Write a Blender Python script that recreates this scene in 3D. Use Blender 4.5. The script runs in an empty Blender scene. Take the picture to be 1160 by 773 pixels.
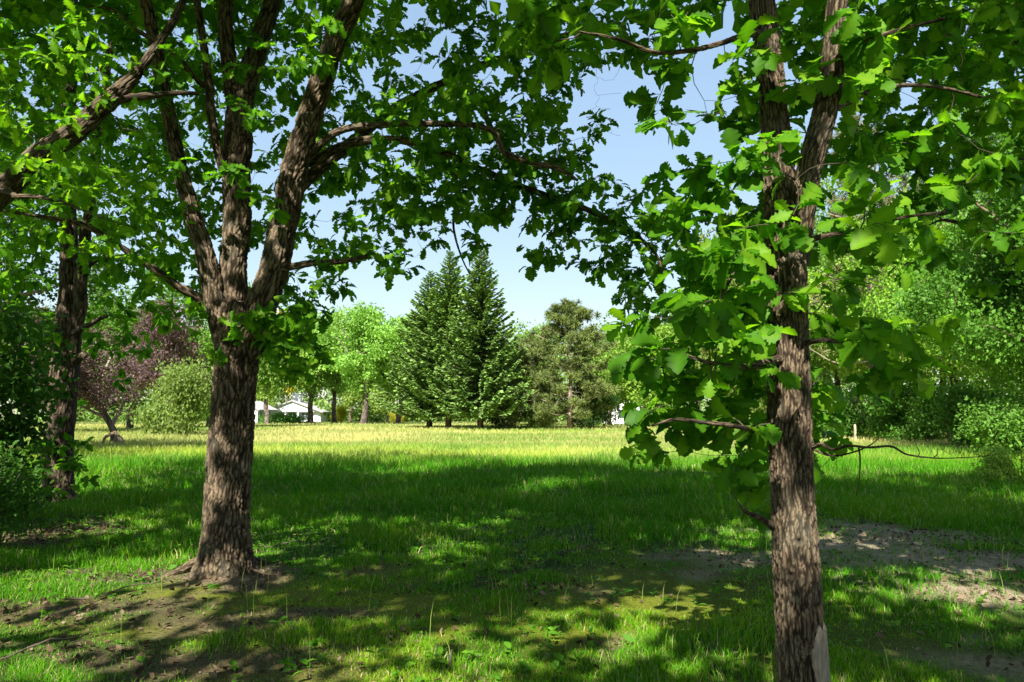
import bpy, math, random
import numpy as np
from math import radians, sin, cos, pi, tan, atan2

scene = bpy.context.scene
COL = scene.collection
RNG = np.random.default_rng(7)

# ------------------------------------------------------------------ camera
FPX, CX, CY, HORIZON, EYE = 860.0, 580.0, 386.5, 470.0, 1.6
PITCH = math.atan((HORIZON - CY) / FPX)
cam_d = bpy.data.cameras.new('camera')
cam_d.sensor_width = 36.0
cam_d.lens = 36.0 * FPX / 1160.0
cam_d.clip_start = 0.05
cam_d.clip_end = 6000
cam = bpy.data.objects.new('camera', cam_d)
cam.location = (0, 0, EYE)
cam.rotation_euler = (pi / 2 + PITCH, 0, 0)
COL.objects.link(cam)
scene.camera = cam


def P(px, py, d):
    """world point seen at photo pixel (px, py) standing d metres ahead"""
    u = (px - CX) / FPX
    v = -(py - CY) / FPX
    y = cos(PITCH) - v * sin(PITCH)
    z = sin(PITCH) + v * cos(PITCH)
    k = d / y
    return np.array([u * k, d, EYE + z * k])


def G(px, py):
    u = (px - CX) / FPX
    v = -(py - CY) / FPX
    y = cos(PITCH) - v * sin(PITCH)
    z = sin(PITCH) + v * cos(PITCH)
    k = -EYE / z
    return np.array([u * k, y * k, 0.0])


def project(p):
    p = np.atleast_2d(p)
    y, z = p[:, 1], p[:, 2] - EYE
    fwd = y * cos(PITCH) + z * sin(PITCH)
    up = -y * sin(PITCH) + z * cos(PITCH)
    fw = np.where(fwd > 0.2, fwd, 0.2)
    return CX + FPX * p[:, 0] / fw, CY - FPX * up / fw, fwd


SUN_EL, SUN_AZ = radians(44), (-0.30, -0.954)       # towards the sun: behind the camera, a little left
to_sun = np.array([SUN_AZ[0] * cos(SUN_EL), SUN_AZ[1] * cos(SUN_EL), sin(SUN_EL)])

# ------------------------------------------------------------------ noise
def _h(ix, iy, iz, seed):
    n = (ix.astype(np.int64) * 374761393 + iy.astype(np.int64) * 668265263 + iz.astype(np.int64) * 2147483647 + seed * 1274126177) & 0xFFFFFFFF
    n = ((n ^ (n >> 13)) * 1274126177) & 0xFFFFFFFF
    n = ((n ^ (n >> 16)) * 2246822519) & 0xFFFFFFFF
    n = n ^ (n >> 15)
    return n.astype(np.float64) / 4294967296.0


def vn3(p, seed=0):
    p = np.asarray(p, float)
    i = np.floor(p)
    f = p - i
    f = f * f * (3 - 2 * f)
    ix, iy, iz = i[:, 0], i[:, 1], i[:, 2]
    r = 0
    for dx in (0, 1):
        wx = f[:, 0] if dx else 1 - f[:, 0]
        for dy in (0, 1):
            wy = f[:, 1] if dy else 1 - f[:, 1]
            for dz in (0, 1):
                wz = f[:, 2] if dz else 1 - f[:, 2]
                r = r + wx * wy * wz * _h(ix + dx, iy + dy, iz + dz, seed)
    return r


def vn2(x, y, seed=0):
    ix, iy = np.floor(x), np.floor(y)
    fx, fy = x - ix, y - iy
    fx = fx * fx * (3 - 2 * fx)
    fy = fy * fy * (3 - 2 * fy)
    z = np.zeros_like(ix)
    return ((_h(ix, iy, z, seed) * (1 - fx) + _h(ix + 1, iy, z, seed) * fx) * (1 - fy)
            + (_h(ix, iy + 1, z, seed) * (1 - fx) + _h(ix + 1, iy + 1, z, seed) * fx) * fy)


def fbm2(x, y, seed=0, o=4):
    r, a, t = 0, 0.5, 0
    for k in range(o):
        r = r + a * vn2(x * 2 ** k + 17.3 * k, y * 2 ** k - 9.1 * k, seed + k)
        t += a
        a *= 0.5
    return r / t


def worley_edge(p, seed=0):
    """distance-to-edge style cell noise (F2-F1)"""
    i = np.floor(p)
    f1 = np.full(len(p), 9.0)
    f2 = np.full(len(p), 9.0)
    for dx in (-1, 0, 1):
        for dy in (-1, 0, 1):
            for dz in (-1, 0, 1):
                cx, cy, cz = i[:, 0] + dx, i[:, 1] + dy, i[:, 2] + dz
                q = np.stack([cx + _h(cx, cy, cz, seed), cy + _h(cx, cy, cz, seed + 7), cz + _h(cx, cy, cz, seed + 13)], 1)
                d = np.linalg.norm(q - p, axis=1)
                n = np.minimum(d, f1)
                f2 = np.minimum(f2, np.maximum(d, f1))
                f1 = n
    return f2 - f1


def sstep(a, b, x):
    t = np.clip((x - a) / (b - a), 0, 1)
    return t * t * (3 - 2 * t)


def unit(v):
    v = np.asarray(v, float)
    return v / (np.linalg.norm(v, axis=-1, keepdims=True) + 1e-9)


# ------------------------------------------------------------------ mesh building
def tag(o, label=None, cat=None, group=None, kind=None):
    if label: o['label'] = label
    if cat: o['category'] = cat
    if group: o['group'] = group
    if kind: o['kind'] = kind
    return o


def mesh_data(name, V, faces, attrs=None, smooth=False, mats=()):
    V = np.asarray(V, np.float32)
    me = bpy.data.meshes.new(name)
    flat = [np.asarray(f, np.int32).ravel() for f in faces if len(f)]
    tot = [np.full(len(f), np.asarray(f).shape[1], np.int32) for f in faces if len(f)]
    loops = np.concatenate(flat)
    tot = np.concatenate(tot)
    start = np.concatenate([[0], np.cumsum(tot)[:-1]]).astype(np.int32)
    me.vertices.add(len(V))
    me.vertices.foreach_set('co', V.ravel())
    me.loops.add(len(loops))
    me.loops.foreach_set('vertex_index', loops)
    me.polygons.add(len(tot))
    me.polygons.foreach_set('loop_start', start)
    me.polygons.foreach_set('loop_total', tot)
    me.polygons.foreach_set('use_smooth', np.full(len(tot), smooth))
    me.update(calc_edges=True)
    for k, a in (attrs or {}).items():
        a = np.asarray(a, np.float32)
        if a.ndim == 2:
            at = me.attributes.new(k, 'FLOAT_VECTOR', 'POINT')
            at.data.foreach_set('vector', a.ravel())
        else:
            at = me.attributes.new(k, 'FLOAT', 'POINT')
            at.data.foreach_set('value', a)
    for m in mats:
        me.materials.append(m)
    return me


def link(name, me, parent=None, loc=None, color=None):
    o = bpy.data.objects.new(name, me)
    COL.objects.link(o)
    if parent: o.parent = parent
    if loc is not None: o.location = [float(c) for c in loc]
    if color is not None: o.color = (*color, 1)
    return o


def empty(name, loc, rz=0.0):
    o = bpy.data.objects.new(name, None)
    o.empty_display_size = 0.3
    COL.objects.link(o)
    o.location = [float(c) for c in loc]
    o.rotation_euler = (0, 0, rz)
    return o


class MB:
    """collects pieces of one mesh"""
    def __init__(s):
        s.v, s.q, s.t, s.a, s.n = [], [], [], {}, 0

    def add(s, V, quads=None, tris=None, **attrs):
        s.v.append(V)
        if quads is not None and len(quads): s.q.append(np.asarray(quads) + s.n)
        if tris is not None and len(tris): s.t.append(np.asarray(tris) + s.n)
        for k, a in attrs.items():
            s.a.setdefault(k, []).append(a)
        s.n += len(V)

    def data(s, name, mats, off=(0, 0, 0), smooth=True):
        V = np.concatenate(s.v) - np.asarray(off, float)
        F = []
        if s.q: F.append(np.concatenate(s.q))
        if s.t: F.append(np.concatenate(s.t))
        return mesh_data(name, V, F, {k: np.concatenate(a) for k, a in s.a.items()}, smooth, mats)

    def build(s, name, mat, parent=None, off=(0, 0, 0), smooth=True):
        return link(name, s.data(name, [mat], off, smooth), parent)

    def box(s, x0, y0, z0, x1, y1, z1):
        V = np.array([[x, y, z] for z in (z0, z1) for y in (y0, y1) for x in (x0, x1)], float)
        s.add(V, [[0, 2, 3, 1], [4, 5, 7, 6], [0, 1, 5, 4], [2, 6, 7, 3], [0, 4, 6, 2], [1, 3, 7, 5]])

    def prism(s, poly, y0, y1):
        """x-z polygon (list) extruded along y; faces as fans"""
        n = len(poly)
        V = np.array([[x, y, z] for y in (y0, y1) for x, z in poly], float)
        q = [[i, (i + 1) % n, n + (i + 1) % n, n + i] for i in range(n)]
        t = [[0, i + 1, i] for i in range(1, n - 1)] + [[n, n + i, n + i + 1] for i in range(1, n - 1)]
        s.add(V, q, t)


def smooth_path(pts, rad, step):
    """Catmull-Rom resample of a 3D polyline"""
    pts = np.asarray(pts, float)
    rad = np.asarray(rad, float)
    ext = np.concatenate([[2 * pts[0] - pts[1]], pts, [2 * pts[-1] - pts[-2]]])
    out, ro = [], []
    for i in range(len(pts) - 1):
        a, b, c, d = ext[i:i + 4]
        n = max(2, int(np.linalg.norm(c - b) / step))
        t = (np.arange(n) / n)[:, None]
        out.append(0.5 * (2 * b + (c - a) * t + (2 * a - 5 * b + 4 * c - d) * t ** 2 + (-a + 3 * b - 3 * c + d) * t ** 3))
        ro.append(rad[i] + (rad[i + 1] - rad[i]) * t[:, 0])
    out.append(pts[-1:])
    ro.append(rad[-1:])
    return np.concatenate(out), np.concatenate(ro)


def frames(pts):
    T = unit(np.gradient(pts, axis=0))
    ref = np.array([1.0, 0, 0]) if abs(T[0, 0]) < 0.8 else np.array([0, 1.0, 0])
    N = np.empty_like(T)
    n = ref - T[0] * (ref @ T[0])
    for i in range(len(T)):
        n = n - T[i] * (n @ T[i])
        n = n / (np.linalg.norm(n) + 1e-9)
        N[i] = n
    return T, N, np.cross(T, N)


def tube(mb, pts, rad, sides, flare=0.0, bark=0.0, cell=0.03, seed=0, knots=()):
    T, N, B = frames(pts)
    m = len(pts)
    th = np.arange(sides) * 2 * pi / sides
    c, s_ = np.cos(th), np.sin(th)
    ln = np.concatenate([[0], np.cumsum(np.linalg.norm(np.diff(pts, axis=0), axis=1))])
    R = np.repeat(rad[:, None], sides, 1)
    if flare:
        hh = pts[:, 2][:, None]
        butt = 0.55 + 0.45 * np.sin(th * 4 + seed) * 0.6 + 0.35 * np.sin(th * 3 + 1.7 * seed)
        R = R * (1 + flare * butt[None, :] * np.exp(-np.clip(hh, 0, 9) / 0.16) + 0.16 * flare * np.exp(-np.clip(hh, 0, 9) / 0.6))
    co = np.stack([R * c, R * s_, np.repeat(ln[:, None], sides, 1)], 2).reshape(-1, 3)
    groove = np.ones(m * sides)
    if bark:
        w = np.stack([vn3(co * 9 + 5, seed), vn3(co * 9 + 31, seed + 1), vn3(co * np.array([14, 14, 8]), seed + 2)], 1) - 0.5
        q = co * np.array([1, 1, 0.14]) / cell + w * np.array([1.5, 1.5, 0.9])
        e = worley_edge(q, seed)
        e2 = worley_edge(q * np.array([2.2, 2.2, 4.5]) + 9, seed + 5)
        groove = sstep(0.0, 0.30, e) * (0.45 + 0.55 * sstep(0.0, 0.28, e2))
        lump = vn3(co * np.array([5, 5, 2.5]), seed + 3) - 0.5
        fine = vn3(co * np.array([90, 90, 40]), seed + 4) - 0.5
        R = R + (bark * ((groove - 0.7) + 0.25 * fine)).reshape(m, sides) + (lump * 0.12).reshape(m, sides) * R
    for (kz, ka, ks) in knots:
        gz = np.repeat(pts[:, 2][:, None], sides, 1) - kz
        ga = (np.arctan2(B[:, 1:2] * s_[None] + N[:, 1:2] * c[None], B[:, 0:1] * s_[None] + N[:, 0:1] * c[None]) - ka + pi) % (2 * pi) - pi
        dd = np.sqrt(gz ** 2 + (ga * R * 0.8) ** 2) / ks
        R = R + ks * (0.42 * np.exp(-dd ** 2) - 0.75 * np.exp(-(dd * 2.6) ** 2))
        groove = groove * (1 - 0.9 * np.exp(-(dd * 1.7) ** 2)).ravel()
    V = pts[:, None, :] + R[:, :, None] * (c[None, :, None] * N[:, None, :] + s_[None, :, None] * B[:, None, :])
    i = np.arange(m - 1)[:, None] * sides
    j = np.arange(sides)[None, :]
    jn = (j + 1) % sides
    Q = np.stack([i + j, i + jn, i + sides + jn, i + sides + j], 2).reshape(-1, 4)
    V = V.reshape(-1, 3)
    V = np.concatenate([V, pts[-1:]])
    e = (m - 1) * sides
    tri = np.stack([e + np.arange(sides), e + (np.arange(sides) + 1) % sides, np.full(sides, m * sides)], 1)
    mb.add(V, Q, tri, bark_co=np.concatenate([co, co[-1:]]), groove=np.concatenate([groove, [1.0]]))


# ------------------------------------------------------------------ leaves
def leaf_template(prof, fold=0.25, bend=0.25, wave=0.0):
    """prof: list of (t, half width). returns verts (x along the leaf, y across, z up), quads, tris"""
    prof = np.asarray(prof, float)
    n = len(prof)
    V = []
    for k, (t, w) in enumerate(prof):
        z = -bend * t * t
        wz = wave * sin(k * 2.1)
        V += [[t, w, z + fold * w + wz], [t, 0, z], [t, -w, z + fold * w - wz]]
    Q = []
    for k in range(n - 1):
        a, b = 3 * k, 3 * k + 3
        Q += [[a, a + 1, b + 1, b], [a + 1, a + 2, b + 2, b + 1]]
    return np.array(V), np.array(Q)


OAK = [(-0.09, .008), (0.0, .012), (0.1, .06), (0.19, .14), (0.25, .19), (0.29, .17), (0.32, .12), (0.38, .19), (0.45, .30), (0.49, .30), (0.53, .20), (0.58, .24), (0.66, .37),
       (0.71, .36), (0.75, .25), (0.80, .31), (0.86, .29), (0.9, .19), (0.96, .14), (1.0, .02)]
OAK_MID = [(-0.06, .012), (0.1, .05), (0.24, .2), (0.32, .11), (0.47, .3), (0.55, .17), (0.7, .37), (0.78, .22), (0.88, .26), (1.0, .03)]
SIMPLE = [(0, .015), (.3, .24), (.65, .27), (1, .015)]


def diamond():
    return np.array([[0, 0, 0], [.5, .36, .08], [1, 0, -.06], [.5, -.36, .08]], float), np.array([[0, 1, 2, 3]])


def leaves(mb, pos, dirs, nrm, size, tmpl, var):
    TV, TQ = tmpl
    X = unit(dirs)
    Z = unit(nrm - X * np.sum(nrm * X, 1, keepdims=True))
    Y = np.cross(Z, X)
    n, k = len(pos), len(TV)
    V = (pos[:, None, :] + size[:, None, None] * (TV[None, :, 0:1] * X[:, None, :] + TV[None, :, 1:2] * Y[:, None, :] + TV[None, :, 2:3] * Z[:, None, :]))
    Q = (TQ[None] + (np.arange(n) * k)[:, None, None]).reshape(-1, 4)
    vk = np.repeat(var, k).reshape(n, k)
    if k > 20: vk = vk + np.where(np.arange(k) % 3 == 1, 0.22, -0.04)[None]
    mb.add(V.reshape(-1, 3), Q, None, var=vk.ravel())


def cluster_leaves(mb, tips, tdirs, k, size, tmpls, rng, along=0.2, spread=1.0, droop=0.25, var=None, up=0.8):
    """k leaves round each twig end, spread along its last stretch"""
    n = len(tips)
    if n == 0: return
    td = unit(tdirs)
    for ti, tm in enumerate(tmpls):
        kk = k // len(tmpls) + (1 if ti < k % len(tmpls) else 0)
        if kk == 0: continue
        m = n * kk
        p = np.repeat(tips, kk, 0)
        d = np.repeat(td, kk, 0)
        s = rng.random(m) ** 1.5
        r = unit(rng.normal(size=(m, 3)) * np.array([1, 1, .65]))
        dr = unit(d * 0.55 + r * spread + np.array([0, 0, -droop]))
        base = p - d * (s * along)[:, None] + r * 0.015
        nm = unit(np.array([-.12, -.42, up]) + rng.normal(size=(m, 3)) * 0.45)
        v = (np.repeat(var, kk) if var is not None else 0.5) + rng.normal(size=m) * 0.24
        leaves(mb, base, dr, nm, size * (0.55 + 0.7 * rng.random(m)), tm, np.clip(v, 0, 1))


def puff_leaves(mb, centers, rad, k, size, tmpl, rng, var=None, flat=0.7, up=0.7):
    n = len(centers)
    m = n * k
    p = np.repeat(centers, k, 0) + rng.normal(size=(m, 3)) * np.array([1, 1, flat]) * (np.repeat(rad, k)[:, None] if np.ndim(rad) else rad)
    d = unit(rng.normal(size=(m, 3)) + np.array([0, 0, -0.25]))
    nm = unit(rng.normal(size=(m, 3)) * 0.75 + np.array([-.1, -0.35, up]))
    v = (np.repeat(var, k) if var is not None else 0.5) + rng.normal(size=m) * 0.17
    leaves(mb, p, d, nm, size * (0.65 + 0.7 * rng.random(m)), tmpl, np.clip(v, 0, 1))


# ------------------------------------------------------------------ branch growth
class Skel:
    def __init__(s):
        s.p = np.zeros((60000, 3)); s.d = np.zeros((60000, 3)); s.r = np.zeros(60000); s.n = 0

    def add(s, pts, rad):
        m = len(pts)
        s.p[s.n:s.n + m] = pts
        s.d[s.n:s.n + m] = unit(np.gradient(np.asarray(pts), axis=0)) if m > 1 else 0
        s.r[s.n:s.n + m] = rad
        s.n += m


def grow(sk, att, mb, rng, seg=0.15, r0=0.004, rk=0.010, sides=5, sag=0.0, zpen=0.4, minstart=0, jit=1.0):
    """join every target point to the nearest wood with a curved, tapering shoot"""
    tips, dirs = [], []
    if len(att) == 0: return np.zeros((0, 3)), np.zeros((0, 3))
    base = sk.p[minstart:sk.n].copy()
    d0 = np.array([np.min(np.sum((base - a) ** 2, 1)) for a in att])
    for a in att[np.argsort(d0)]:
        q = sk.p[minstart:sk.n]
        cost = np.linalg.norm(q - a, axis=1) + zpen * np.maximum(0, q[:, 2] - a[2])
        i = int(np.argmin(cost)) + minstart
        p0, dir0, rp = sk.p[i].copy(), sk.d[i].copy(), sk.r[i]
        L = np.linalg.norm(a - p0)
        if L < 0.02:
            tips.append(a); dirs.append(dir0); continue
        st = (a - p0) / L
        c = p0 + L * 0.45 * unit(dir0 * 0.7 + st * 0.7 + np.array([0, 0, 0.25 - sag])) + rng.normal(size=3) * L * 0.06 * jit
        m = max(3, int(L / seg) + 1)
        t = np.linspace(0, 1, m)[:, None]
        pts = (1 - t) ** 2 * p0 + 2 * t * (1 - t) * c + t * t * a
        pts[1:-1] += rng.normal(size=(m - 2, 3)) * L * 0.022 * jit
        rb = min(rp * 0.7, r0 + rk * L)
        rad = rb + (r0 * 0.6 - rb) * (t[:, 0] ** 0.8)
        tube(mb, pts, rad, sides)
        sk.add(pts[1:], rad[1:])
        tips.append(a); dirs.append(unit(pts[-1] - pts[-2]))
    return np.array(tips), np.array(dirs)


# ------------------------------------------------------------------ materials
def nodes(name):
    m = bpy.data.materials.new(name)
    m.use_nodes = True
    nt = m.node_tree
    nt.nodes.clear()
    return m, nt, nt.nodes, nt.links


def ramp(N, stops, interp='LINEAR'):
    r = N.new('ShaderNodeValToRGB')
    r.color_ramp.interpolation = interp
    el = r.color_ramp.elements
    while len(el) < len(stops): el.new(0.5)
    for e, (p, c) in zip(el, stops):
        e.position = p
        e.color = (*c, 1)
    return r


def mat_leaf(name, dark, mid, light, trans=0.4, rough=0.45, use_obj=False, gloss=0.35):
    m, nt, N, L = nodes(name)
    at = N.new('ShaderNodeAttribute'); at.attribute_name = 'var'
    r = ramp(N, [(0.0, dark), (0.5, mid), (1.0, light)])
    L.new(at.outputs['Fac'], r.inputs[0])
    colr = r.outputs[0]
    if use_obj:
        oi = N.new('ShaderNodeObjectInfo')
        mx = N.new('ShaderNodeMix'); mx.data_type = 'RGBA'; mx.blend_type = 'MULTIPLY'; mx.inputs[0].default_value = 1
        L.new(colr, mx.inputs[6]); L.new(oi.outputs['Color'], mx.inputs[7])
        colr = mx.outputs[2]
    pb = N.new('ShaderNodeBsdfPrincipled')
    pb.inputs['Roughness'].default_value = rough
    pb.inputs['Specular IOR Level'].default_value = gloss
    L.new(colr, pb.inputs['Base Color'])
    tr = N.new('ShaderNodeBsdfTranslucent')
    t2 = N.new('ShaderNodeMix'); t2.data_type = 'RGBA'; t2.blend_type = 'MULTIPLY'; t2.inputs[0].default_value = 1
    t2.inputs[7].default_value = (1.7, 1.75, 0.6, 1)
    L.new(colr, t2.inputs[6])
    L.new(t2.outputs[2], tr.inputs[0])
    ms = N.new('ShaderNodeMixShader'); ms.inputs[0].default_value = trans
    L.new(pb.outputs[0], ms.inputs[1]); L.new(tr.outputs[0], ms.inputs[2])
    out = N.new('ShaderNodeOutputMaterial')
    L.new(ms.outputs[0], out.inputs[0])
    return m


def mat_bark(name, crack, ridge, light, lichen=0.3, use_obj=False):
    m, nt, N, L = nodes(name)
    g = N.new('ShaderNodeAttribute'); g.attribute_name = 'groove'
    co = N.new('ShaderNodeAttribute'); co.attribute_name = 'bark_co'
    mp = N.new('ShaderNodeMapping'); mp.inputs['Scale'].default_value = (1, 1, 0.6)
    L.new(co.outputs['Vector'], mp.inputs[0])
    n1 = N.new('ShaderNodeTexNoise'); n1.inputs['Scale'].default_value = 55; n1.inputs['Detail'].default_value = 8; n1.inputs['Roughness'].default_value = 0.8
    L.new(mp.outputs[0], n1.inputs['Vector'])
    n2 = N.new('ShaderNodeTexNoise'); n2.inputs['Scale'].default_value = 5; n2.inputs['Detail'].default_value = 3
    L.new(co.outputs['Vector'], n2.inputs['Vector'])
    r1 = ramp(N, [(0.32, ridge), (0.68, light)])
    L.new(n1.outputs[0], r1.inputs[0])
    mx = N.new('ShaderNodeMix'); mx.data_type = 'RGBA'
    mx.inputs[6].default_value = (*crack, 1)
    gp = N.new('ShaderNodeMath'); gp.operation = 'POWER'; gp.inputs[1].default_value = 1.4
    L.new(g.outputs['Fac'], gp.inputs[0])
    L.new(gp.outputs[0], mx.inputs[0]); L.new(r1.outputs[0], mx.inputs[7])
    lr = ramp(N, [(0.5, (0, 0, 0)), (0.72, (1, 1, 1))])
    L.new(n2.outputs[0], lr.inputs[0])
    mul = N.new('ShaderNodeMath'); mul.operation = 'MULTIPLY'; mul.inputs[1].default_value = lichen
    L.new(lr.outputs[0], mul.inputs[0])
    m2 = N.new('ShaderNodeMix'); m2.data_type = 'RGBA'; m2.inputs[7].default_value = (0.13, 0.135, 0.095, 1)
    L.new(mul.outputs[0], m2.inputs[0]); L.new(mx.outputs[2], m2.inputs[6])
    pb = N.new('ShaderNodeBsdfPrincipled'); pb.inputs['Roughness'].default_value = 0.9; pb.inputs['Specular IOR Level'].default_value = 0.15
    L.new(m2.outputs[2], pb.inputs['Base Color'])
    bp = N.new('ShaderNodeBump'); bp.inputs['Strength'].default_value = 0.7; bp.inputs['Distance'].default_value = 0.012
    L.new(n1.outputs[0], bp.inputs['Height']); L.new(bp.outputs[0], pb.inputs['Normal'])
    out = N.new('ShaderNodeOutputMaterial')
    L.new(pb.outputs[0], out.inputs[0])
    return m


def mat_plain(name, a, b, scale=3.0, rough=0.8, bump=0.2, stretch=(1, 1, 1), spec=0.3):
    m, nt, N, L = nodes(name)
    tc = N.new('ShaderNodeTexCoord')
    mp = N.new('ShaderNodeMapping'); mp.inputs['Scale'].default_value = stretch
    L.new(tc.outputs['Object'], mp.inputs[0])
    n = N.new('ShaderNodeTexNoise'); n.inputs['Scale'].default_value = scale; n.inputs['Detail'].default_value = 6
    L.new(mp.outputs[0], n.inputs['Vector'])
    r = ramp(N, [(0.3, a), (0.7, b)])
    L.new(n.outputs[0], r.inputs[0])
    pb = N.new('ShaderNodeBsdfPrincipled'); pb.inputs['Roughness'].default_value = rough; pb.inputs['Specular IOR Level'].default_value = spec
    L.new(r.outputs[0], pb.inputs['Base Color'])
    bp = N.new('ShaderNodeBump'); bp.inputs['Strength'].default_value = bump; bp.inputs['Distance'].default_value = 0.02
    L.new(n.outputs[0], bp.inputs['Height']); L.new(bp.outputs[0], pb.inputs['Normal'])
    out = N.new('ShaderNodeOutputMaterial')
    L.new(pb.outputs[0], out.inputs[0])
    return m


M_OAKBARK = mat_bark('oak_bark', (0.014, 0.009, 0.005), (0.105, 0.075, 0.046), (0.24, 0.18, 0.115), 0.25)
M_DARKBARK = mat_bark('dark_bark', (0.016, 0.011, 0.007), (0.08, 0.056, 0.036), (0.19, 0.14, 0.092), 0.2)
M_TWIG = mat_bark('twig_bark', (0.03, 0.022, 0.016), (0.06, 0.045, 0.033), (0.11, 0.085, 0.062), 0.3)
M_GREYBARK = mat_bark('grey_bark', (0.05, 0.04, 0.03), (0.16, 0.125, 0.1), (0.26, 0.21, 0.17), 0.2)
M_DEADWOOD = mat_bark('dead_wood', (0.12, 0.09, 0.07), (0.27, 0.21, 0.16), (0.4, 0.33, 0.26), 0.1)
M_PINEBARK = mat_bark('pine_bark', (0.04, 0.028, 0.02), (0.12, 0.09, 0.07), (0.21, 0.165, 0.13), 0.1)
M_BARE = mat_plain('bare_sapwood', (0.17, 0.135, 0.095), (0.31, 0.25, 0.185), 60, 0.85, 0.8, (1, 1, 0.22))

M_OAKLEAF = mat_leaf('oak_leaf', (0.035, 0.115, 0.005), (0.072, 0.205, 0.008), (0.16, 0.31, 0.014), 0.55, 0.5, gloss=.12)
M_MAPLELEAF = mat_leaf('maple_leaf', (0.035, 0.115, 0.005), (0.078, 0.21, 0.008), (0.17, 0.32, 0.014), 0.55, 0.55, gloss=.1)
M_FOLIAGE = mat_leaf('far_foliage', (0.55, 0.6, 0.5), (1.0, 1.0, 1.0), (1.5, 1.4, 1.5), 0.35, 0.5, True, 0.14)
M_NEEDLE = mat_leaf('needles', (0.5, 0.5, 0.55), (1.0, 1.0, 1.0), (1.35, 1.32, 1.15), 0.15, 0.55, True, 0.12)
M_WEED = mat_leaf('weed_leaf', (0.035, 0.12, 0.008), (0.07, 0.19, 0.012), (0.13, 0.26, 0.02), 0.4, 0.6, gloss=.1)
M_LITTER = mat_leaf('dry_litter', (0.03, 0.02, 0.012), (0.085, 0.058, 0.034), (0.20, 0.15, 0.10), 0.1, 0.9, gloss=.05)

# ------------------------------------------------------------------ ground
OAK_BASE = G(253, 652)
SOIL = []   # (x, y, rx, ry, strength)


def patch(px, py, rx, ry, s=1.0):
    g = G(px, py)
    SOIL.append((g[0], g[1], rx, ry, s))


patch(1005, 612, 1.7, 1.4, .9); patch(1085, 640, 1.9, 1.1, .9); patch(1150, 665, 1.4, .9, .9); patch(890, 640, 1.0, 0.8, 0.8)
patch(30, 690, 1.3, 0.5, .85); patch(170, 690, .6, .25, .8); patch(350, 700, .4, .25, .9); patch(40, 645, 1.2, 0.4, 0.8); patch(130, 745, 1.0, 0.3, .8); patch(300, 745, 0.8, 0.3, .8); patch(230, 715, 0.5, .22, .8)
patch(250, 662, 0.75, 0.5, 1.0); patch(10, 600, 1.8, 1.2, .9); patch(130, 655, 1.1, .35, .8); patch(210, 765, 1.2, .3, .9)
patch(750, 634, 0.4, 0.25, .6); patch(60, 572, 0.9, 0.8, .9); patch(410, 655, .3, .2, .8); patch(800, 655, 0.35, .2, .6); patch(1120, 745, .7, .3, .7)


def hgt(x, y):
    d = np.hypot(x, y)
    h = (fbm2(x * 0.22, y * 0.22, 3, 3) - 0.5) * 0.22 * sstep(1.0, 6.0, d) * (1 - 0.6 * sstep(20, 60, d))
    h = h + (fbm2(x * 1.7, y * 1.7, 8, 2) - 0.5) * 0.035 * (1 - sstep(12, 25, d))
    for b, a, w in ((OAK_BASE, 0.07, 0.7),):
        h = h + a * np.exp(-((x - b[0]) ** 2 + (y - b[1]) ** 2) / (2 * w * w))
    return h - 0.0


def soil(x, y):
    n = fbm2(x * 1.3, y * 1.3, 21, 4) - 0.5
    n2 = fbm2(x * 4.5, y * 4.5, 25, 3) - 0.5
    s = np.zeros_like(x)
    for (cx, cy, rx, ry, st) in SOIL:
        q = np.sqrt(((x - cx) / rx) ** 2 + ((y - cy) / ry) ** 2)
        s = np.maximum(s, st * (1 - sstep(0.45, 1.25, q + n * 1.5 + n2 * 0.9)))
    near = (1 - sstep(5.5, 10, y)) * sstep(0.12, 0.28, n + n2 * 0.6) * 0.6
    return np.clip(np.maximum(s, near), 0, 1)


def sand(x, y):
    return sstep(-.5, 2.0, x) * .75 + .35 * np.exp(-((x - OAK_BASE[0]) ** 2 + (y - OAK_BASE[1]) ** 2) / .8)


def moss(x, y):
    n = fbm2(x * 0.8, y * 0.8, 41, 4)
    return np.clip(sstep(0.5, 0.66, n) + .8 * np.exp(-((x + 2.6) ** 2 / 3.2 + (y - 5.4) ** 2 / 1.2)) * sstep(.4, .55, n), 0, 1) * (1 - sstep(6.5, 10.5, y)) * (1 - 0.7 * sstep(0.5, 3.5, x))


def meadow(x, y):
    d = y + 0.15 * np.abs(x) + (fbm2(x * 0.15, y * 0.15, 51, 3) - 0.5) * 10 - 0.35 * np.clip(-x - 3, 0, 20) * 0
    return sstep(18, 36, d) * (1 - .85 * sstep(112, 135, y + np.clip(-x - 10, 0, 60) * .25))


def axis_coords(n, lim, fine):
    t = np.linspace(-1, 1, n)
    k = math.asinh(lim / fine)
    return np.sinh(t * k) * fine


xs = axis_coords(421, 1600, 9)
ys = axis_coords(421, 1600, 9) + 7
X, Y = np.meshgrid(xs, ys)
xf, yf = X.ravel(), Y.ravel()
Vg = np.stack([xf, yf, hgt(xf, yf)], 1)
n_ = len(xs)
ii = (np.arange(len(ys) - 1)[:, None] * n_ + np.arange(n_ - 1)[None, :]).ravel()
Qg = np.stack([ii, ii + 1, ii + n_ + 1, ii + n_], 1)


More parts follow.
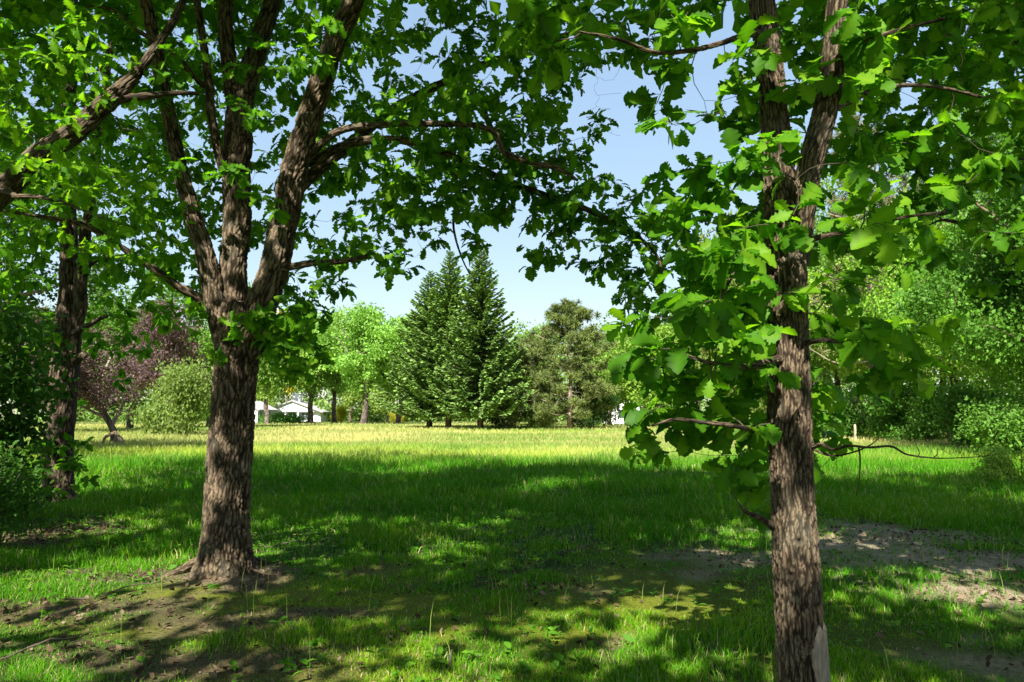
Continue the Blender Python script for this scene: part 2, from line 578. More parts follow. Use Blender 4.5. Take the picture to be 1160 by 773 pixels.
def mat_ground():
    m, nt, N, L = nodes('lawn_soil')
    tc = N.new('ShaderNodeTexCoord')
    sA = N.new('ShaderNodeAttribute'); sA.attribute_name = 'soil'
    mA = N.new('ShaderNodeAttribute'); mA.attribute_name = 'moss'
    dA = N.new('ShaderNodeAttribute'); dA.attribute_name = 'meadow'

    def noise(sc, det=6, rough=0.6):
        n = N.new('ShaderNodeTexNoise'); n.inputs['Scale'].default_value = sc; n.inputs['Detail'].default_value = det; n.inputs['Roughness'].default_value = rough
        L.new(tc.outputs['Object'], n.inputs['Vector'])
        return n

    def mix(fac, a, b):
        x = N.new('ShaderNodeMix'); x.data_type = 'RGBA'
        for s, i in ((fac, 0), (a, 6), (b, 7)):
            if isinstance(s, (int, float)): x.inputs[i].default_value = s
            elif isinstance(s, tuple): x.inputs[i].default_value = (*s, 1)
            else: L.new(s, x.inputs[i])
        return x.outputs[2]
    nf, nm, nb = noise(38, 8, 0.75), noise(6), noise(0.35, 4)
    soil_c = ramp(N, [(0.32, (0.11, 0.08, 0.052)), (0.5, (0.32, 0.245, 0.165)), (0.68, (0.50, 0.41, 0.30))])
    L.new(nf.outputs[0], soil_c.inputs[0])
    sand = ramp(N, [(0.5, (0, 0, 0)), (0.66, (1, 1, 1))])
    L.new(nm.outputs[0], sand.inputs[0])
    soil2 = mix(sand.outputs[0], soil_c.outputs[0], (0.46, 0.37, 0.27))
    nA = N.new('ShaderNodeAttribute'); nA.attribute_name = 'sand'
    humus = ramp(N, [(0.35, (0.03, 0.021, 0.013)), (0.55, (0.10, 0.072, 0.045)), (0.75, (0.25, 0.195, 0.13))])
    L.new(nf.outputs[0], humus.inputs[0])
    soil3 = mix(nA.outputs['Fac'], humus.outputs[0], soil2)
    grass = ramp(N, [(0.3, (0.016, 0.034, 0.005)), (0.6, (0.035, 0.062, 0.008)), (0.75, (0.08, 0.075, 0.03))])
    L.new(nf.outputs[0], grass.inputs[0])
    mossc = ramp(N, [(0.3, (0.04, 0.065, 0.006)), (0.7, (0.19, 0.20, 0.016))])
    L.new(nf.outputs[0], mossc.inputs[0])
    mead = ramp(N, [(0.3, (0.26, 0.31, 0.06)), (0.55, (0.38, 0.39, 0.12)), (0.75, (0.46, 0.38, 0.17))])
    L.new(nb.outputs[0], mead.inputs[0])
    c = mix(mA.outputs['Fac'], grass.outputs[0], mossc.outputs[0])
    c = mix(sA.outputs['Fac'], c, soil3)
    c = mix(dA.outputs['Fac'], c, mead.outputs[0])
    pb = N.new('ShaderNodeBsdfPrincipled'); pb.inputs['Roughness'].default_value = 0.95; pb.inputs['Specular IOR Level'].default_value = 0.1
    L.new(c, pb.inputs['Base Color'])
    bp = N.new('ShaderNodeBump'); bp.inputs['Strength'].default_value = 0.8; bp.inputs['Distance'].default_value = 0.03
    L.new(nf.outputs[0], bp.inputs['Height']); L.new(bp.outputs[0], pb.inputs['Normal'])
    out = N.new('ShaderNodeOutputMaterial')
    L.new(pb.outputs[0], out.inputs[0])
    return m


gr = link('ground', mesh_data('ground', Vg, [Qg], {'soil': soil(xf, yf), 'sand': sand(xf, yf), 'moss': moss(xf, yf), 'meadow': meadow(xf, yf)}, True, [mat_ground()]))
tag(gr, 'shady lawn with bare soil patches opening onto a pale meadow', 'ground', kind='structure')


# ------------------------------------------------------------------ grass
def mat_grass():
    m, nt, N, L = nodes('grass_blades')
    v = N.new('ShaderNodeAttribute'); v.attribute_name = 'var'
    h = N.new('ShaderNodeAttribute'); h.attribute_name = 'dry'
    r = ramp(N, [(0.0, (0.030, 0.165, 0.003)), (0.5, (0.075, 0.25, 0.004)), (1.0, (0.22, 0.35, 0.010))])
    L.new(v.outputs['Fac'], r.inputs[0])
    d = ramp(N, [(0.0, (0.37, 0.325, 0.13)), (0.5, (0.49, 0.40, 0.215)), (1.0, (0.58, 0.42, 0.27))])
    L.new(v.outputs['Fac'], d.inputs[0])
    mx = N.new('ShaderNodeMix'); mx.data_type = 'RGBA'
    L.new(h.outputs['Fac'], mx.inputs[0]); L.new(r.outputs[0], mx.inputs[6]); L.new(d.outputs[0], mx.inputs[7])
    pb = N.new('ShaderNodeBsdfPrincipled'); pb.inputs['Roughness'].default_value = 0.65; pb.inputs['Specular IOR Level'].default_value = 0.06
    L.new(mx.outputs[2], pb.inputs['Base Color'])
    tr = N.new('ShaderNodeBsdfTranslucent')
    t2 = N.new('ShaderNodeMix'); t2.data_type = 'RGBA'; t2.blend_type = 'MULTIPLY'; t2.inputs[0].default_value = 1
    t2.inputs[7].default_value = (1.35, 1.3, 0.7, 1)
    L.new(mx.outputs[2], t2.inputs[6]); L.new(t2.outputs[2], tr.inputs[0])
    ms = N.new('ShaderNodeMixShader'); ms.inputs[0].default_value = 0.35
    L.new(pb.outputs[0], ms.inputs[1]); L.new(tr.outputs[0], ms.inputs[2])
    out = N.new('ShaderNodeOutputMaterial')
    L.new(ms.outputs[0], out.inputs[0])
    return m


M_GRASS = mat_grass()


def blades(mb, x, y, h, w, lean, var, dry_tip, rng, dry_base=None):
    n = len(x)
    z = hgt(x, y) - 0.01
    a = rng.random(n) * 2 * pi
    la = rng.random(n) * 2 * pi
    ld = np.stack([np.cos(la), np.sin(la)], 1) * (lean * h)[:, None]
    wx, wy = np.cos(a) * w / 2, np.sin(a) * w / 2
    V = np.empty((n, 5, 3))
    V[:, 0] = np.stack([x - wx, y - wy, z], 1)
    V[:, 1] = np.stack([x + wx, y + wy, z], 1)
    mx, my = x + ld[:, 0] * 0.3, y + ld[:, 1] * 0.3
    V[:, 2] = np.stack([mx + wx * .8, my + wy * .8, z + h * 0.6], 1)
    V[:, 3] = np.stack([mx - wx * .8, my - wy * .8, z + h * 0.6], 1)
    V[:, 4] = np.stack([x + ld[:, 0], y + ld[:, 1], z + h * np.sqrt(np.clip(1 - (lean * 0.6) ** 2, 0.15, 1))], 1)
    b = (np.arange(n) * 5)[:, None]
    db = np.zeros(n) if dry_base is None else dry_base
    dm = np.stack([db, db, (db + dry_tip) / 2, (db + dry_tip) / 2, dry_tip], 1)
    mb.add(V.reshape(-1, 3), b + np.array([[0, 1, 2, 3]]), b + np.array([[3, 2, 4]]), var=np.repeat(var, 5), dry=dm.ravel())


def wedge(d0, d1, dens, rng, half=0.82, xm=2.5):
    """random ground points between two distances, a little wider than the view"""
    A = half * (d1 ** 2 - d0 ** 2) + 2 * xm * (d1 - d0)
    n = int(A * dens)
    # sample y with pdf ~ half*y+xm
    u = rng.random(n)
    a, b = half, 2 * xm
    c0 = a * d0 * d0 + b * d0
    yy = (-b + np.sqrt(b * b + 4 * a * (c0 + u * A))) / (2 * a)
    xx = (rng.random(n) * 2 - 1) * (half * yy + xm)
    return xx, yy


rg = np.random.default_rng(11)
mb = MB()
for d0, d1, dens, wd in ((2.2, 5.5, 5600, .0042), (5.5, 8.5, 3400, .0055), (8.5, 13, 1500, .008), (13, 20, 560, .012), (20, 29, 150, .018)):
    x, y = wedge(d0, d1, dens, rg)
    s, mo = soil(x, y), moss(x, y)
    cl = fbm2(x * 2.2, y * 2.2, 61, 3)
    keep = rg.random(len(x)) < (1 - 0.86 * s) * (1 - 0.25 * mo) * (0.22 + 1.3 * sstep(0.33, 0.62, cl))
    x, y, mo, s = x[keep], y[keep], mo[keep], s[keep]
    tall = fbm2(x * 0.7, y * 0.7, 71, 3)
    n = len(x)
    far = sstep(7, 16, y)
    h = (0.028 + 0.085 * sstep(0.35, 0.7, tall) + 0.11 * far) * (0.5 + 0.9 * rg.random(n)) * (1 - 0.45 * mo) * (1 - 0.55 * s)
    var = np.clip(0.35 + 0.35 * (fbm2(x * 0.5, y * 0.5, 81, 3) - 0.5) * 2 + rg.normal(size=n) * 0.2 + 0.25 * mo, 0, 1)
    dryb = (rg.random(n) < 0.08) * 0.8
    mtip = sstep(.35, 1, meadow(x, y)) * 0.6
    blades(mb, x, y, h, wd * (0.6 + 0.8 * rg.random(n)), 0.15 + 0.75 * rg.random(n), var, np.clip(dryb + 0.03 + mtip, 0, 1), rg, np.clip(dryb + mtip * 0.5, 0, 1))
x, y = wedge(4.2, 11, 3.2, rg, .8, 1)
n = len(x)
blades(mb, x, y, 0.16 + .26 * rg.random(n), np.full(n, .004), 0.1 + .25 * rg.random(n), np.full(n, .7), np.full(n, .55), rg, np.full(n, .1))
o = mb.build('lawn_grass', M_GRASS, smooth=False)
tag(o, 'shaded green lawn grass with thin worn spots under the oaks', 'grass', kind='stuff')
mb = MB()
for d0, d1, dens, wd in ((17, 26, 190, .014), (26, 40, 90, .022), (40, 64, 30, .04), (64, 104, 11, .075), (104, 150, 3, .12)):
    x, y = wedge(d0, d1, dens, rg, 0.8, 3)
    me_ = meadow(x, y)
    keep = rg.random(len(x)) < me_
    x, y = x[keep], y[keep]
    n = len(x)
    pz = fbm2(x * 0.12, y * 0.09, 91, 4)
    tan_ = sstep(0.5, 0.68, fbm2(x * 0.09, y * 0.16, 95, 4)) + .75 * np.exp(-((y - 29 - 2.5 * np.sin(x * .35)) / 3.2) ** 2) * sstep(.38, .55, fbm2(x * .16, y * .1, 97, 3))
    h = (0.22 + 0.22 * pz) * (0.5 + 0.8 * rg.random(n))
    var = np.clip(0.15 + 0.75 * tan_ + rg.normal(size=n) * 0.18, 0, 1)
    dry = np.clip(0.45 + 0.5 * rg.random(n) - .35 * sstep(.52, .7, fbm2(x * .07 + 5, y * .2, 103, 3)), 0, 1) * (0.06 + 0.94 * sstep(21, 40, y + 5 * (fbm2(x * .3, y * .3, 99, 2) - .5)))
    blades(mb, x, y, h, wd * (0.6 + 0.8 * rg.random(n)), 0.1 + 0.6 * rg.random(n), var, dry, rg, dry * 0.55)
o = mb.build('meadow_grass', M_GRASS, smooth=False)
tag(o, 'tall pale meadow grass with tan seed heads in full sun', 'grass', kind='stuff')

# broad weeds and clover between the blades
mb = MB()
tw = leaf_template(SIMPLE, 0.2, 0.5)
x, y = wedge(3.5, 12, 14, rg, .8, 2)
keep = rg.random(len(x)) < 0.25 + 0.75 * sstep(0.45, 0.6, fbm2(x * .9, y * .9, 131, 3))
x, y = x[keep], y[keep]
for k in range(6):
    n = len(x)
    a = rg.random(n) * 2 * pi
    d = np.stack([np.cos(a), np.sin(a), 0.5 + 0.6 * rg.random(n)], 1)
    p = np.stack([x, y, hgt(x, y) + 0.005 + 0.05 * rg.random(n)], 1)
    leaves(mb, p, d, np.tile([0, 0, 1.0], (n, 1)) + rg.normal(size=(n, 3)) * 0.3, 0.025 + 0.06 * rg.random(n) ** 2, tw, np.clip(0.5 + rg.normal(size=n) * 0.25, 0, 1))
x, y = wedge(9, 20, 9, rg, .8, 2)
for k in range(4):
    n = len(x)
    xx, yy = x + rg.normal(size=n) * .03, y + rg.normal(size=n) * .03
    a = rg.random(n) * 2 * pi
    d = np.stack([np.cos(a), np.sin(a), 0.3 * rg.random(n)], 1)
    leaves(mb, np.stack([xx, yy, hgt(xx, yy) + 0.05 + .05 * rg.random(n)], 1), d, np.tile([0, 0, 1.0], (n, 1)), 0.03 + 0.03 * rg.random(n), diamond(), np.clip(0.7 + rg.normal(size=n) * 0.25, 0, 1))
o = mb.build('lawn_weeds', M_WEED)
tag(o, 'broad leaved weeds and clover scattered through the lawn', 'weeds', kind='stuff')

# leaf litter and bark scraps
mb = MB()
x, y = wedge(3.2, 13, 1300, rg, .8, 2)
s = soil(x, y)
keep = rg.random(len(x)) < 0.07 + 0.7 * s * (1 - .6 * sstep(0, 2, x)) * (0.35 + 1.2 * sstep(.45, .65, fbm2(x * 1.1, y * 1.1, 141, 3)))
x, y = x[keep], y[keep]
n = len(x)
a = rg.random(n) * 2 * pi
d = np.stack([np.cos(a), np.sin(a), 0.35 * rg.normal(size=n)], 1)
leaves(mb, np.stack([x, y, hgt(x, y) + 0.012], 1), d, np.tile([0, 0, 1.0], (n, 1)) + rg.normal(size=(n, 3)) * 0.45, 0.010 + 0.06 * rg.random(n) ** 5, leaf_template(SIMPLE, 0.4, -0.3), np.clip(0.45 + rg.normal(size=n) * 0.3, 0, 1))
o = mb.build('leaf_litter', M_LITTER)
tag(o, 'brown dead leaf litter scattered on bare soil', 'leaf litter', kind='stuff')

# fallen sticks
for k, (px, py, ln, az, lab) in enumerate([
        (130, 678, .75, 0.35, 'thin pale curved stick lying left of the thick oak trunk'),
        (650, 632, .45, 0.1, 'dry twig lying on the lawn right of the sunny grass patch'),
        (510, 762, .22, 1.2, 'short dry stick on the mossy foreground grass at bottom centre'),
        (25, 745, .6, 0.5, 'broken brown branch on the bare soil at the bottom left corner'),
        (320, 620, .5, -0.2, 'thin dead twig in the grass just right of the oak base')]):
    g = G(px, py)
    g[2] = float(hgt(g[:1], g[1:2])[0]) + 0.03
    rs = np.random.default_rng(200 + k)
    t = np.linspace(-.5, .5, 9)
    pts = np.stack([t * ln * cos(az), t * ln * sin(az), 0.015 + 0.03 * np.sin(t * 5)], 1) + np.stack([-np.sin(az) * np.sin(t * 4) * ln * .12, np.cos(az) * np.sin(t * 4) * ln * .12, t * 0], 1)
    mb = MB()
    tube(mb, pts + rs.normal(size=pts.shape) * ln * 0.008, np.linspace(.010, .004, 9), 7)
    j = pts[4]
    tube(mb, np.array([j, j + np.array([cos(az + .7), sin(az + .7), .15]) * ln * .15, j + np.array([cos(az + .6), sin(az + .6), .1]) * ln * .28]), np.array([.006, .004, .002]), 5)
    o = mb.build('fallen_stick', M_TWIG)
    o.location = g
    tag(o, lab, 'stick', 'sticks fallen on the lawn')


# ------------------------------------------------------------------ hero trees
def px_path(lst, scale):
    """[(px, py, depth, radius in px)] -> points and radii"""
    p = np.array([P(a, b, d) for a, b, d, r in lst])
    r = np.array([r * d / FPX for a, b, d, r in lst]) * scale
    return p, r


def hero(name, base, label, cat, limbs, trunk_i, bark_mat, barkamp, cell, sides, step, seed, group=None, flare=0.55, knots=()):
    """limbs: list of pixel paths; the one numbered trunk_i is the trunk. Returns root, skeleton"""
    root = empty(name, base)
    tag(root, label, cat, group)
    sk = Skel()
    for k, lm in enumerate(limbs):
        p, r = px_path(lm, 0.87) if not isinstance(lm, tuple) else lm
        p, r = smooth_path(p, r, step)
        rs = np.random.default_rng(seed + k)
        m = len(p)
        if k != trunk_i and m > 6:
            u = np.arange(m) * step
            wob = np.stack([vn3(np.stack([u * 2.2, u * 0 + q, u * 0 + k], 1), seed + 31) - 0.5 for q in (0, 5, 9)], 1)
            p = p + wob * np.minimum(r, 0.04)[:, None] * 1.5
        mb = MB()
        sd = int(np.clip(2 * pi * r.max() / (cell * .32), 14, sides))
        am = min(barkamp, r.mean() * 0.2)
        tube(mb, p, r, sd, flare if k == trunk_i else 0.0, am, cell if r.max() > 0.06 else cell * .7, seed + k, knots if k == trunk_i else ())
        o = mb.build('trunk' if k == trunk_i else 'limb', bark_mat, root, base)
        sk.add(p[::max(1, int(0.06 / step))], r[::max(1, int(0.06 / step))])
    return root, sk


def grid_points(rows, x0, y0, cell, dfun, per, rng, m=1, sp=.2):
    out = []
    for r, row in enumerate(rows):
        for c, ch in enumerate(row):
            if not ch.isdigit() or ch == '0': continue
            k = int(ch) * per / m
            n = int(k) + (rng.random() < k - int(k))
            for _ in range(n):
                px, py = x0 + (c + rng.random()) * cell, y0 + (r + rng.random()) * cell
                q = P(px, py, dfun(px, py))
                out.append(q)
                for _ in range(m - 1):
                    out.append(q + rng.normal(size=3) * np.array([sp, sp, sp * .38]))
    return np.array(out)


def lobes_points(lobes, n, rng, reject=None, ns=0.55, thr=0.42, seed=0, shell=0.35):
    """points in a set of ellipsoids, thinned by 3D noise so that gaps stay open"""
    out = []
    vol = np.array([l[1][0] * l[1][1] * l[1][2] for l in lobes])
    while sum(map(len, out)) < n:
        k = rng.choice(len(lobes), size=n, p=vol / vol.sum())
        d = unit(rng.normal(size=(n, 3))) * (shell + (1 - shell) * rng.random((n, 1))) ** 0.6
        c = np.array([l[0] for l in lobes])[k] + d * np.array([l[1] for l in lobes])[k]
        c = c[vn3(c * ns, seed) > thr]
        if reject is not None and len(c): c = c[~reject(c)]
        out.append(c)
    return np.concatenate(out)[:n]


GAPS = [(P(815, 420, 3.8), 1.0), (P(800, 300, 3.8), .8), (P(925, 180, 3.75), .7), (P(890, 380, 3.7), .4), (P(690, 60, 3.6), .4), (P(1000, 150, 4.2), .4), (P(300, 260, 7.5), .75), (P(250, 520, 7.4), .4),
        (P(170, 340, 7), .7), (P(430, 200, 7.6), .8), (P(60, 120, 6.6), .8), (P(70, 420, 14.3), .7), (G(500, 628), .75), (G(190, 712), .7), (G(620, 738), .42), (G(45, 665), .6), (G(1010, 612), .6),
        (G(200, 600), .7), (G(460, 715), .45), (G(1090, 690), .5), (G(760, 600), .5), (G(1040, 535), 1.5), (G(955, 603), .55), (G(1085, 640), .5), (G(895, 640), .4), (G(1135, 668), .5), (G(560, 560), .6)]  # chosen sunlit spots; unseen crowns are cut open towards the sun for them


def sun_gap(c):
    """true where a leaf would stand in one of the canopy's openings towards the sun"""
    r = np.zeros(len(c), bool)
    for t, w in GAPS:
        v = c - t
        a = v @ to_sun
        d = np.linalg.norm(v - a[:, None] * to_sun, axis=1)
        r |= (a > 0.8) & (d < w)
    return r


def in_frame(c, mx=60, my=25):
    px, py, f = project(c)
    return (f > 0.3) & (px > -mx) & (px < 1160 + mx) & (py > -my) & (py < 800)


T_OAK = [leaf_template(OAK, 0.22, 0.22, .01), leaf_template(OAK, 0.45, 0.5, .012), leaf_template(OAK, -0.15, 0.1, .012)]
T_MID = [leaf_template(OAK_MID, 0.25, 0.25), leaf_template(OAK_MID, 0.5, 0.55)]
T_SIM = [leaf_template(SIMPLE, 0.3, 0.3)]
T_DIA = diamond()


def oak_crown(root, sk, base, grid_att, off_att, leafmat, tm, k, size, rng, koff, soff, seg=0.14, rk=0.008, droop=.25, along=.22, sides=5, bare=None):
    mbw, mbl = MB(), MB()
    if bare is not None and len(bare): grow(sk, bare, mbw, rng, 0.08, 0.0025, 0.005, 5, 0.2, jit=.45)
    tips, dirs = grow(sk, grid_att, mbw, rng, seg, 0.0035, rk, sides, 0.05)
    cv = vn3(tips * 1.3, 5) if len(tips) else None
    cluster_leaves(mbl, tips, dirs, k, size, tm, rng, along, 0.9, droop, 0.15 + 0.6 * cv)
    if len(off_att):
        t2, d2 = grow(sk, off_att, mbw, rng, 0.5, 0.005, 0.016, 4, 0.0)
        puff_leaves(mbl, t2, 0.38, koff, soff, T_DIA, rng, vn3(t2, 6) * .6 + .15)
    nw, nl_ = mbw.n, mbl.n
    V = np.concatenate(mbw.v + mbl.v) - np.asarray(base, float)
    F = [np.concatenate(mbw.q), np.concatenate(mbl.q) + nw, np.concatenate(mbw.t)]
    at = {'bark_co': np.concatenate(mbw.a['bark_co'] + [np.zeros((nl_, 3))]), 'groove': np.concatenate(mbw.a['groove'] + [np.ones(nl_)]),
          'var': np.concatenate([np.zeros(nw)] + mbl.a['var'])}
    me = mesh_data('crown', V, F, at, True, [M_TWIG, leafmat])
    me.polygons.foreach_set('material_index', np.concatenate([np.full(len(f), i, np.int32) for f, i in zip(F, (0, 1, 0))]))
    link('crown', me, root)


# ---- the thick forked oak left of centre
D = 7.6
L_limbs = [
    [(253, 662, D, 34), (254, 640, D, 31), (256, 600, D, 28), (259, 540, D, 27), (263, 470, D, 26.5), (267, 420, D, 27), (270, 385, D, 29), (272, 345, D, 26)],
    [(258, 395, D, 17), (244, 355, D - .05, 15), (231, 295, D - .1, 12.5), (214, 235, D - .15, 11), (200, 180, D - .2, 10), (186, 100, D - .3, 9), (172, 30, D - .4, 8.5), (160, -40, D - .5, 8), (140, -170, D - .8, 6), (110, -320, D - 1.2, 3)],
    [(268, 400, D, 18), (267, 350, D + .05, 17.5), (268, 280, D + .1, 17.5), (270, 200, D + .15, 18), (272, 130, D + .2, 17), (282, 80, D + .3, 14), (298, 40, D + .4, 12), (312, -10, D + .5, 11), (330, -130, D + .8, 8), (335, -300, D + 1.2, 4)],
    [(271, 130, D + .2, 12), (262, 80, D + .1, 11), (258, 30, D, 10), (256, -30, D - .1, 9), (245, -160, D - .4, 7), (225, -330, D - .8, 3)],
    [(256, 195, D + .05, 7), (246, 165, D - .05, 6.5), (237, 120, D - .1, 6), (231, 60, D - .15, 5.5), (224, 0, D - .2, 5), (214, -90, D - .3, 3.5), (200, -190, D - .4, 2)],
    [(285, 400, D, 20), (299, 345, D - .05, 20), (316, 270, D - .1, 18.5), (336, 195, D - .15, 17), (355, 130, D - .2, 16), (374, 70, D - .3, 15), (394, 10, D - .4, 14), (412, -60, D - .5, 12), (450, -180, D - .8, 8), (480, -330, D - 1.2, 4)],
    [(333, 215, D + .05, 9.5), (362, 190, D + .35, 8.5), (400, 158, D + .7, 7.6), (440, 128, D + 1, 7), (485, 102, D + 1.2, 6.3), (540, 75, D + 1.3, 5.4), (592, 58, D + 1.3, 4.5), (640, 40, D + 1.3, 3.5), (690, 32, D + 1.3, 1.5)],
    [(345, 185, D - .1, 6), (382, 148, D - .3, 5), (430, 140, D - .45, 4.6), (500, 142, D - .6, 4.3), (556, 149, D - .7, 4), (572, 172, D - .75, 4.5), (600, 183, D - .8, 4), (632, 190, D - .85, 3.5), (655, 205, D - .9, 2)],
    [(350, 190, D + .1, 7), (390, 165, D + .15, 6), (440, 158, D + .2, 5.4), (490, 168, D + .25, 5), (540, 192, D + .25, 4.6), (590, 212, D + .25, 4.2), (640, 228, D + .2, 4.5), (690, 250, D + .15, 4), (725, 272, D + .1, 3), (748, 300, D + .1, 2), (748, 352, D + .1, 1)],
    [(520, 88, D + 1.25, 5), (543, 118, D + 1.15, 4.5), (556, 148, D + 1.1, 4), (572, 175, D + 1.05, 3), (590, 200, D + 1, 1.5)],
    [(312, 308, D - .1, 6), (330, 302, D - .25, 5), (352, 298, D - .4, 4.5), (385, 295, D - .55, 4), (414, 290, D - .7, 3.2), (416, 289, D - .7, 2.6)],
    [(236, 350, D, 8), (222, 338, D - .1, 6.5), (196, 320, D - .25, 5), (168, 298, D - .4, 4.5), (135, 276, D - .55, 4), (95, 256, D - .7, 3.5), (45, 246, D - .85, 2.8), (-20, 236, D - 1, 1.5)],
    [(232, 95, D - .15, 4.5), (224, 90, D - .25, 4), (196, 62, D - .4, 3.5), (158, 36, D - .55, 3), (128, 12, D - .65, 2.5), (98, 6, D - .75, 1.5)],
    [(514, 170, D + .25, 2.5), (518, 215, D + .25, 2), (514, 255, D + .25, 1.6), (522, 290, D + .25, 1.2), (532, 312, D + .25, .7)],
]
rL = np.random.default_rng(101)
rootL, skL = hero('oak_tree', (OAK_BASE[0], OAK_BASE[1], 0), 'large oak left of centre, thick trunk forking low into three stems, long limbs reaching right', 'tree', L_limbs, 0, M_OAKBARK, 0.026, 0.036, 210, 0.014, 300)
gridL = [  # 40-px cells from x=0, y=0: how much foliage of this tree the photograph shows there
    "4455666788876665420",
    "4445666766643455320",
    "3445555676546655200",
    "2334555555676655100",
    "1233444466788776400",
    "1123442236788787642",
    "0123454236643225456",
    "0013554105420003256",
    "0001342364000000017",
    "0000111262000000004",
]


def dL(px, py):
    t = np.clip((px - 250) / 500, 0, 1)
    if px < 430 and py < 345:      # the leaves stand mostly behind the three stems
        return D + (0.35 + 2.6 * rL.random() if rL.random() < .93 else -0.5 - .3 * rL.random())
    return D + rL.normal() * 0.5 + (0.25 if py > 130 else rL.normal() * .9) * t


attL = grid_points(gridL, 0, 0, 40, dL, 1.9, rL, 3, .2)
lobL = [((-2.6, 7.8, 10.0), (5.2, 5.0, 4.2)), ((0.6, 9.2, 9.2), (4.2, 4.6, 3.0)), ((-5.2, 6.0, 9.0), (4.0, 4.5, 3.2)), ((-2.4, 8.5, 13.2), (3.6, 3.6, 3.0))]
offL = lobes_points(lobL, 420, rL, lambda c: in_frame(c, 30, 10) | (c[:, 2] < 4.6) | sun_gap(c), 0.55, 0.52, 3)
sprig = np.concatenate([np.array([P(300 + rL.random() * 50, 365 + rL.random() * 60 , D - .3 - rL.random() * .3) for _ in range(22)]),
                        np.array([P(262 + rL.random() * 50, 355 + rL.random() * 25, D - .35 - rL.random() * .2) for _ in range(9)])])
bareL = np.array([P(435 + rL.random() * 60, 225 + rL.random() * 70, D + .2 + rL.random() * .6) for _ in range(34)] + [P(665 + rL.random() * 40, 85 + rL.random() * 70, D + 1.2) for _ in range(18)] + [P(60 + rL.random() * 170, 60 + rL.random() * 200, D - .5) for _ in range(26)])
oak_crown(rootL, skL, np.array([OAK_BASE[0], OAK_BASE[1], 0]), np.concatenate([attL, sprig]), offL, M_OAKLEAF, T_MID, 11, 0.125, rL, 40, 0.25, bare=bareL)

for k, (az, ln, rr_) in enumerate([(3.45, .5, .05), (4.3, .3, .045), (5.1, .36, .05), (5.9, .5, .05), (2.6, .4, .05), (0.35, .4, .045)]):
    t = np.linspace(0, 1, 6)
    rad_ = .20 + t * ln
    aa = az + .25 * np.sin(t * 3 + k)
    xr, yr = OAK_BASE[0] + np.cos(aa) * rad_, OAK_BASE[1] + np.sin(aa) * rad_
    zr = hgt(xr, yr) + .10 * (1 - t) ** 2.2 - .045 * t + .012
    pr_, qr_ = smooth_path(np.stack([xr, yr, zr], 1), rr_ * (1 - .72 * t), .02)
    mb = MB()
    tube(mb, pr_, qr_, 36, 0, .012, .03, 330 + k)
    mb.build('root', M_OAKBARK, rootL, (OAK_BASE[0], OAK_BASE[1], 0))

# ---- the nearer slim oak on the right, its foot below the frame
D = 4.0
baseR = np.array([P(911, 800, D)[0], D, 0.0])
R_limbs = [
    [(913, 830, D, 32), (911, 790, D, 29.5), (908, 740, D, 29), (902, 640, D, 28), (897, 540, D, 27), (894, 440, D, 26.5), (892, 340, D, 26), (890, 290, D, 26.5), (887, 240, D, 25), (882, 190, D, 20), (877, 130, D, 18.5), (870, 60, D, 18), (862, -10, D, 17), (850, -130, D, 14), (845, -300, D + .1, 10), (850, -520, D + .2, 6), (850, -800, D + .3, 3)],
    [(896, 300, D - .02, 19), (904, 260, D - .05, 18), (914, 215, D - .1, 16.5), (924, 160, D - .15, 16), (933, 100, D - .2, 15.5), (940, 50, D - .25, 14), (948, -10, D - .3, 13), (965, -120, D - .4, 10), (990, -300, D - .5, 7), (1010, -560, D - .6, 3)],
    [(874, 35, D, 7), (850, 38, D - .1, 5), (815, 50, D - .25, 4), (780, 58, D - .35, 3.4), (740, 60, D - .45, 3), (700, 45, D - .5, 2.4), (655, 36, D - .55, 1.5)],
    [(884, 288, D, 6), (862, 292, D - .1, 4.5), (840, 305, D - .2, 3.5), (822, 325, D - .25, 2.8), (816, 345, D - .3, 1.5)],
    [(886, 405, D, 6), (866, 412, D - .15, 5), (838, 418, D - .3, 4), (805, 412, D - .4, 3), (770, 400, D - .45, 1.6)],
    [(888, 500, D, 6), (868, 492, D - .15, 4.5), (840, 484, D - .3, 3.5), (800, 478, D - .4, 3), (765, 474, D - .45, 2.2), (738, 482, D - .45, 1.2)],
    [(900, 395, D - .02, 4.2), (928, 386, D - .15, 3.4), (960, 386, D - .25, 2.8), (995, 379, D - .3, 2.2), (1020, 388, D - .35, 1.5)],
    [(902, 275, D - .05, 4.2), (935, 266, D - .1, 3.4), (975, 260, D - .1, 2.7), (1020, 246, D - .1, 2.2), (1070, 240, D - .1, 2)],
    [(906, 512, D, 3.6), (930, 503, D - .1, 2.4), (945, 509, D - .2, 2.0), (962, 505, D - .25, 1.9), (985, 507, D - .3, 1.7), (1010, 506, D - .35, 1.5), (1028, 515, D - .4, 1.3), (1060, 519, D - .45, 1.1), (1100, 518, D - .5, .8), (1122, 516, D - .55, .5)],
    [(918, 508, D - .05, 1.8), (940, 516, D - .12, 1.5), (960, 514, D - .2, 1.3), (982, 506, D - .25, 1.0), (996, 496, D - .3, .5)],
    [(972, 506, D - .27, 1.3), (974, 522, D - .27, 1.0), (973, 545, D - .27, .7), (970, 562, D - .27, .4)],
    [(880, 598, D, 5), (862, 586, D - .1, 3.4), (846, 580, D - .2, 2.6), (838, 572, D - .25, 1.4)],
    [(935, 130, D - .2, 5), (960, 116, D - .1, 4), (1000, 98, D + .1, 3.2), (1050, 96, D + .3, 2.5), (1110, 110, D + .5, 2)],
    [(938, 70, D - .25, 4.6), (975, 48, D - .4, 3.6), (1020, 32, D - .5, 2.8), (1070, 20, D - .6, 2.5)],
]
rR = np.random.default_rng(102)
